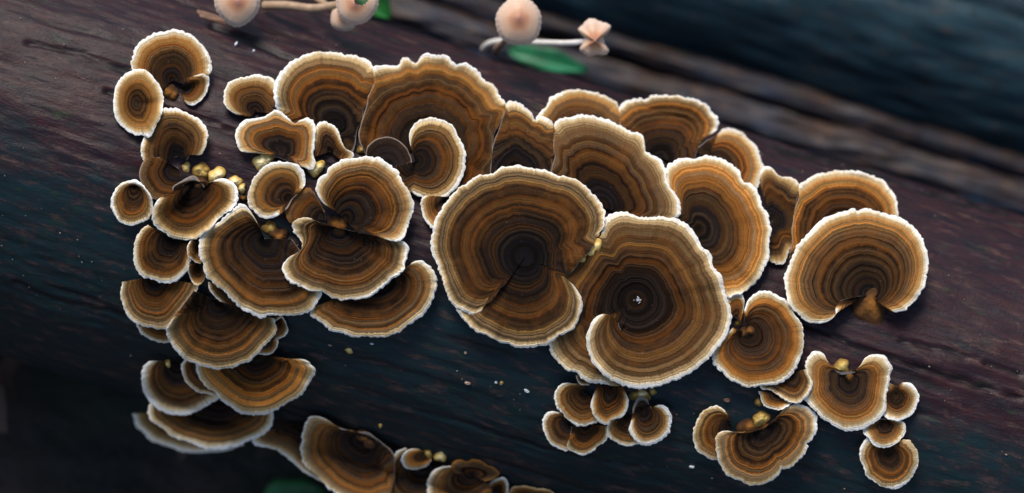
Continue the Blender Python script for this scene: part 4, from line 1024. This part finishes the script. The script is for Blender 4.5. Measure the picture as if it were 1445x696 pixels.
# loose bits on the wood
M_CHIP = plain('pale_wood_chip', (.30, .20, .14), (.45, .34, .25), .7)
M_CHIP2 = plain('brown_wood_chip', (.12, .06, .035), (.20, .105, .06), .7)
M_GRIT = plain('white_grit', (.6, .62, .66), (.75, .77, .8), .6)
def chip(px, py, l, w, ang, mat, label, name='wood_chip', cat='wood chip', group='loose bits on the bare wood'):
    z = float(log_height(np.array(float(px)), np.array(float(py)))) + 2.0
    org = local(np.array(float(px)), np.array(float(py)), z); r = random.Random(px * 7 + py)
    n = 9; vs = []
    for lay, sc in ((-1.5, 1.0), (1.6, .8)):
        for i in range(n):
            a = 2 * math.pi * i / n; q = r.uniform(.7, 1.1) * sc
            x, y = l * .5 * q * math.cos(a), w * .5 * q * math.sin(a)
            vs.append((x * math.cos(ang) - y * math.sin(ang), x * math.sin(ang) + y * math.cos(ang), lay + r.uniform(-.4, .4)))
    fs = [(i, (i + 1) % n, n + (i + 1) % n, n + i) for i in range(n)] + [list(range(n, 2 * n)), list(range(n))[::-1]]
    v = np.array(vs) * S
    o = mesh_obj(name, v, fs, mat, None, smooth=False)
    # lie along the local slope of the log
    e = 4.0
    zx = (float(log_height(np.array(px + e), np.array(py * 1.))) - float(log_height(np.array(px - e), np.array(py * 1.)))) / (2 * e)
    zy = (float(log_height(np.array(px * 1.), np.array(py - e))) - float(log_height(np.array(px * 1.), np.array(py + e)))) / (2 * e)
    nrm = Vector((-zx, -zy, 1)).normalized()
    o.matrix_world = ROT @ Matrix.Translation(Vector(org)) @ Vector((0, 0, 1)).rotation_difference(nrm).to_matrix().to_4x4()
    return tag(o, label, cat, group)
chip(300, 24, 62, 17, -.38, M_CHIP2, 'brown bark flake below the pinkish mushroom at upper left', 'bark_flake', 'bark flake')
chip(657, 498, 5, 5, .2, M_CHIP, 'tiny pink-brown wood crumb left of the gap below the rosette')
chip(525, 485, 7, 3.5, -.1, M_GRIT, 'tiny white crumb right of the lone yellow bud')
chip(466, 487, 9, 3, -.3, M_CHIP, 'pale splinter left of the lone yellow bud')
chip(660, 541, 10, 4, -.15, M_CHIP, 'pale splinter on bare wood left of two tiny dots')
chip(700, 540, 4.5, 3.5, 0, M_GRIT, 'white crumb beside the small cream bud')
chip(743, 552, 9, 4, -.5, M_GRIT, 'white flecks right of the small cream bud')
chip(1026, 565, 12, 7, 0, M_CHIP2, 'brown wood chip above the butterfly-shaped group')
chip(976, 659, 9, 4, -.1, M_GRIT, 'white splinter on bare wood left of the butterfly-shaped group')
chip(333, 62, 10, 4, 1.2, M_GRIT, 'bluish-white speck on the log below the upper left mushroom')
chip(358, 72, 4, 4, 0, M_GRIT, 'tiny white crumb right of the bluish-white speck')
# a tuft of spores in the navel of the right-hand rosette
zt = float(H[424 - PY0, 901 - PX0]); zt = max(zt, float(H[418 - PY0:431 - PY0, 895 - PX0:908 - PX0].max())); ot = local(np.array(901.), np.array(424.), zt)

vs, fs = [], []
for i in range(26):
    a_ = random.uniform(0, 6.28); r_ = abs(random.gauss(0, 2.2)); q = random.uniform(.6, 1.2); b = len(vs)
    x, y, z_ = r_ * math.cos(a_) * 1.2, r_ * math.sin(a_), random.uniform(.2, 2.2)
    for p in ((q, 0, 0), (-q, 0, 0), (0, q, 0), (0, -q, 0), (0, 0, q), (0, 0, -q)): vs.append(((x + p[0]) * S, (y + p[1]) * S, (z_ + p[2]) * S))
    fs += [(b + i0, b + i1, b + i2) for i0, i1, i2 in ((0, 2, 4), (2, 1, 4), (1, 3, 4), (3, 0, 4), (2, 0, 5), (1, 2, 5), (3, 1, 5), (0, 3, 5))]
o = mesh_obj('spore_tuft', vs, fs, M_GRIT); o.matrix_world = ROT @ Matrix.Translation(Vector(ot))
tag(o, 'white speck of spores in the navel of the right-hand rosette', 'spores')
# crumbs of soil and wood dust nobody could count
vs, fs = [], []
for i in range(420):
    px, py = random.uniform(-20, 1465), random.uniform(20, 700)
    zc_ = float(log_height(np.array(px), np.array(py)))
    if zc_ < -250 or H[int(py) - PY0, int(px) - PX0] > zc_ + 4: continue
    q = random.uniform(.5, 1.7); e_ = random.uniform(.5, 1.4); b = len(vs); c_ = local(np.array(px), np.array(py), zc_ + .8)
    for p in ((q * e_, -.3 * q, 0), (-q * e_, .3 * q, 0), (0, q, 0), (0, -q, 0), (0, 0, q * .7), (0, 0, -q)): vs.append(tuple(c_ + np.array(p) * S))
    fs += [(b + i0, b + i1, b + i2) for i0, i1, i2 in ((0, 2, 4), (2, 1, 4), (1, 3, 4), (3, 0, 4), (2, 0, 5), (1, 2, 5), (3, 1, 5), (0, 3, 5))]
o = mesh_obj('wood_crumbs', vs, fs, plain('wood_dust', (.10, .065, .05), (.30, .24, .20), .8)); o.matrix_world = ROT
tag(o, 'scattered pale crumbs and dust over the bare wood', 'crumbs', kind='stuff')
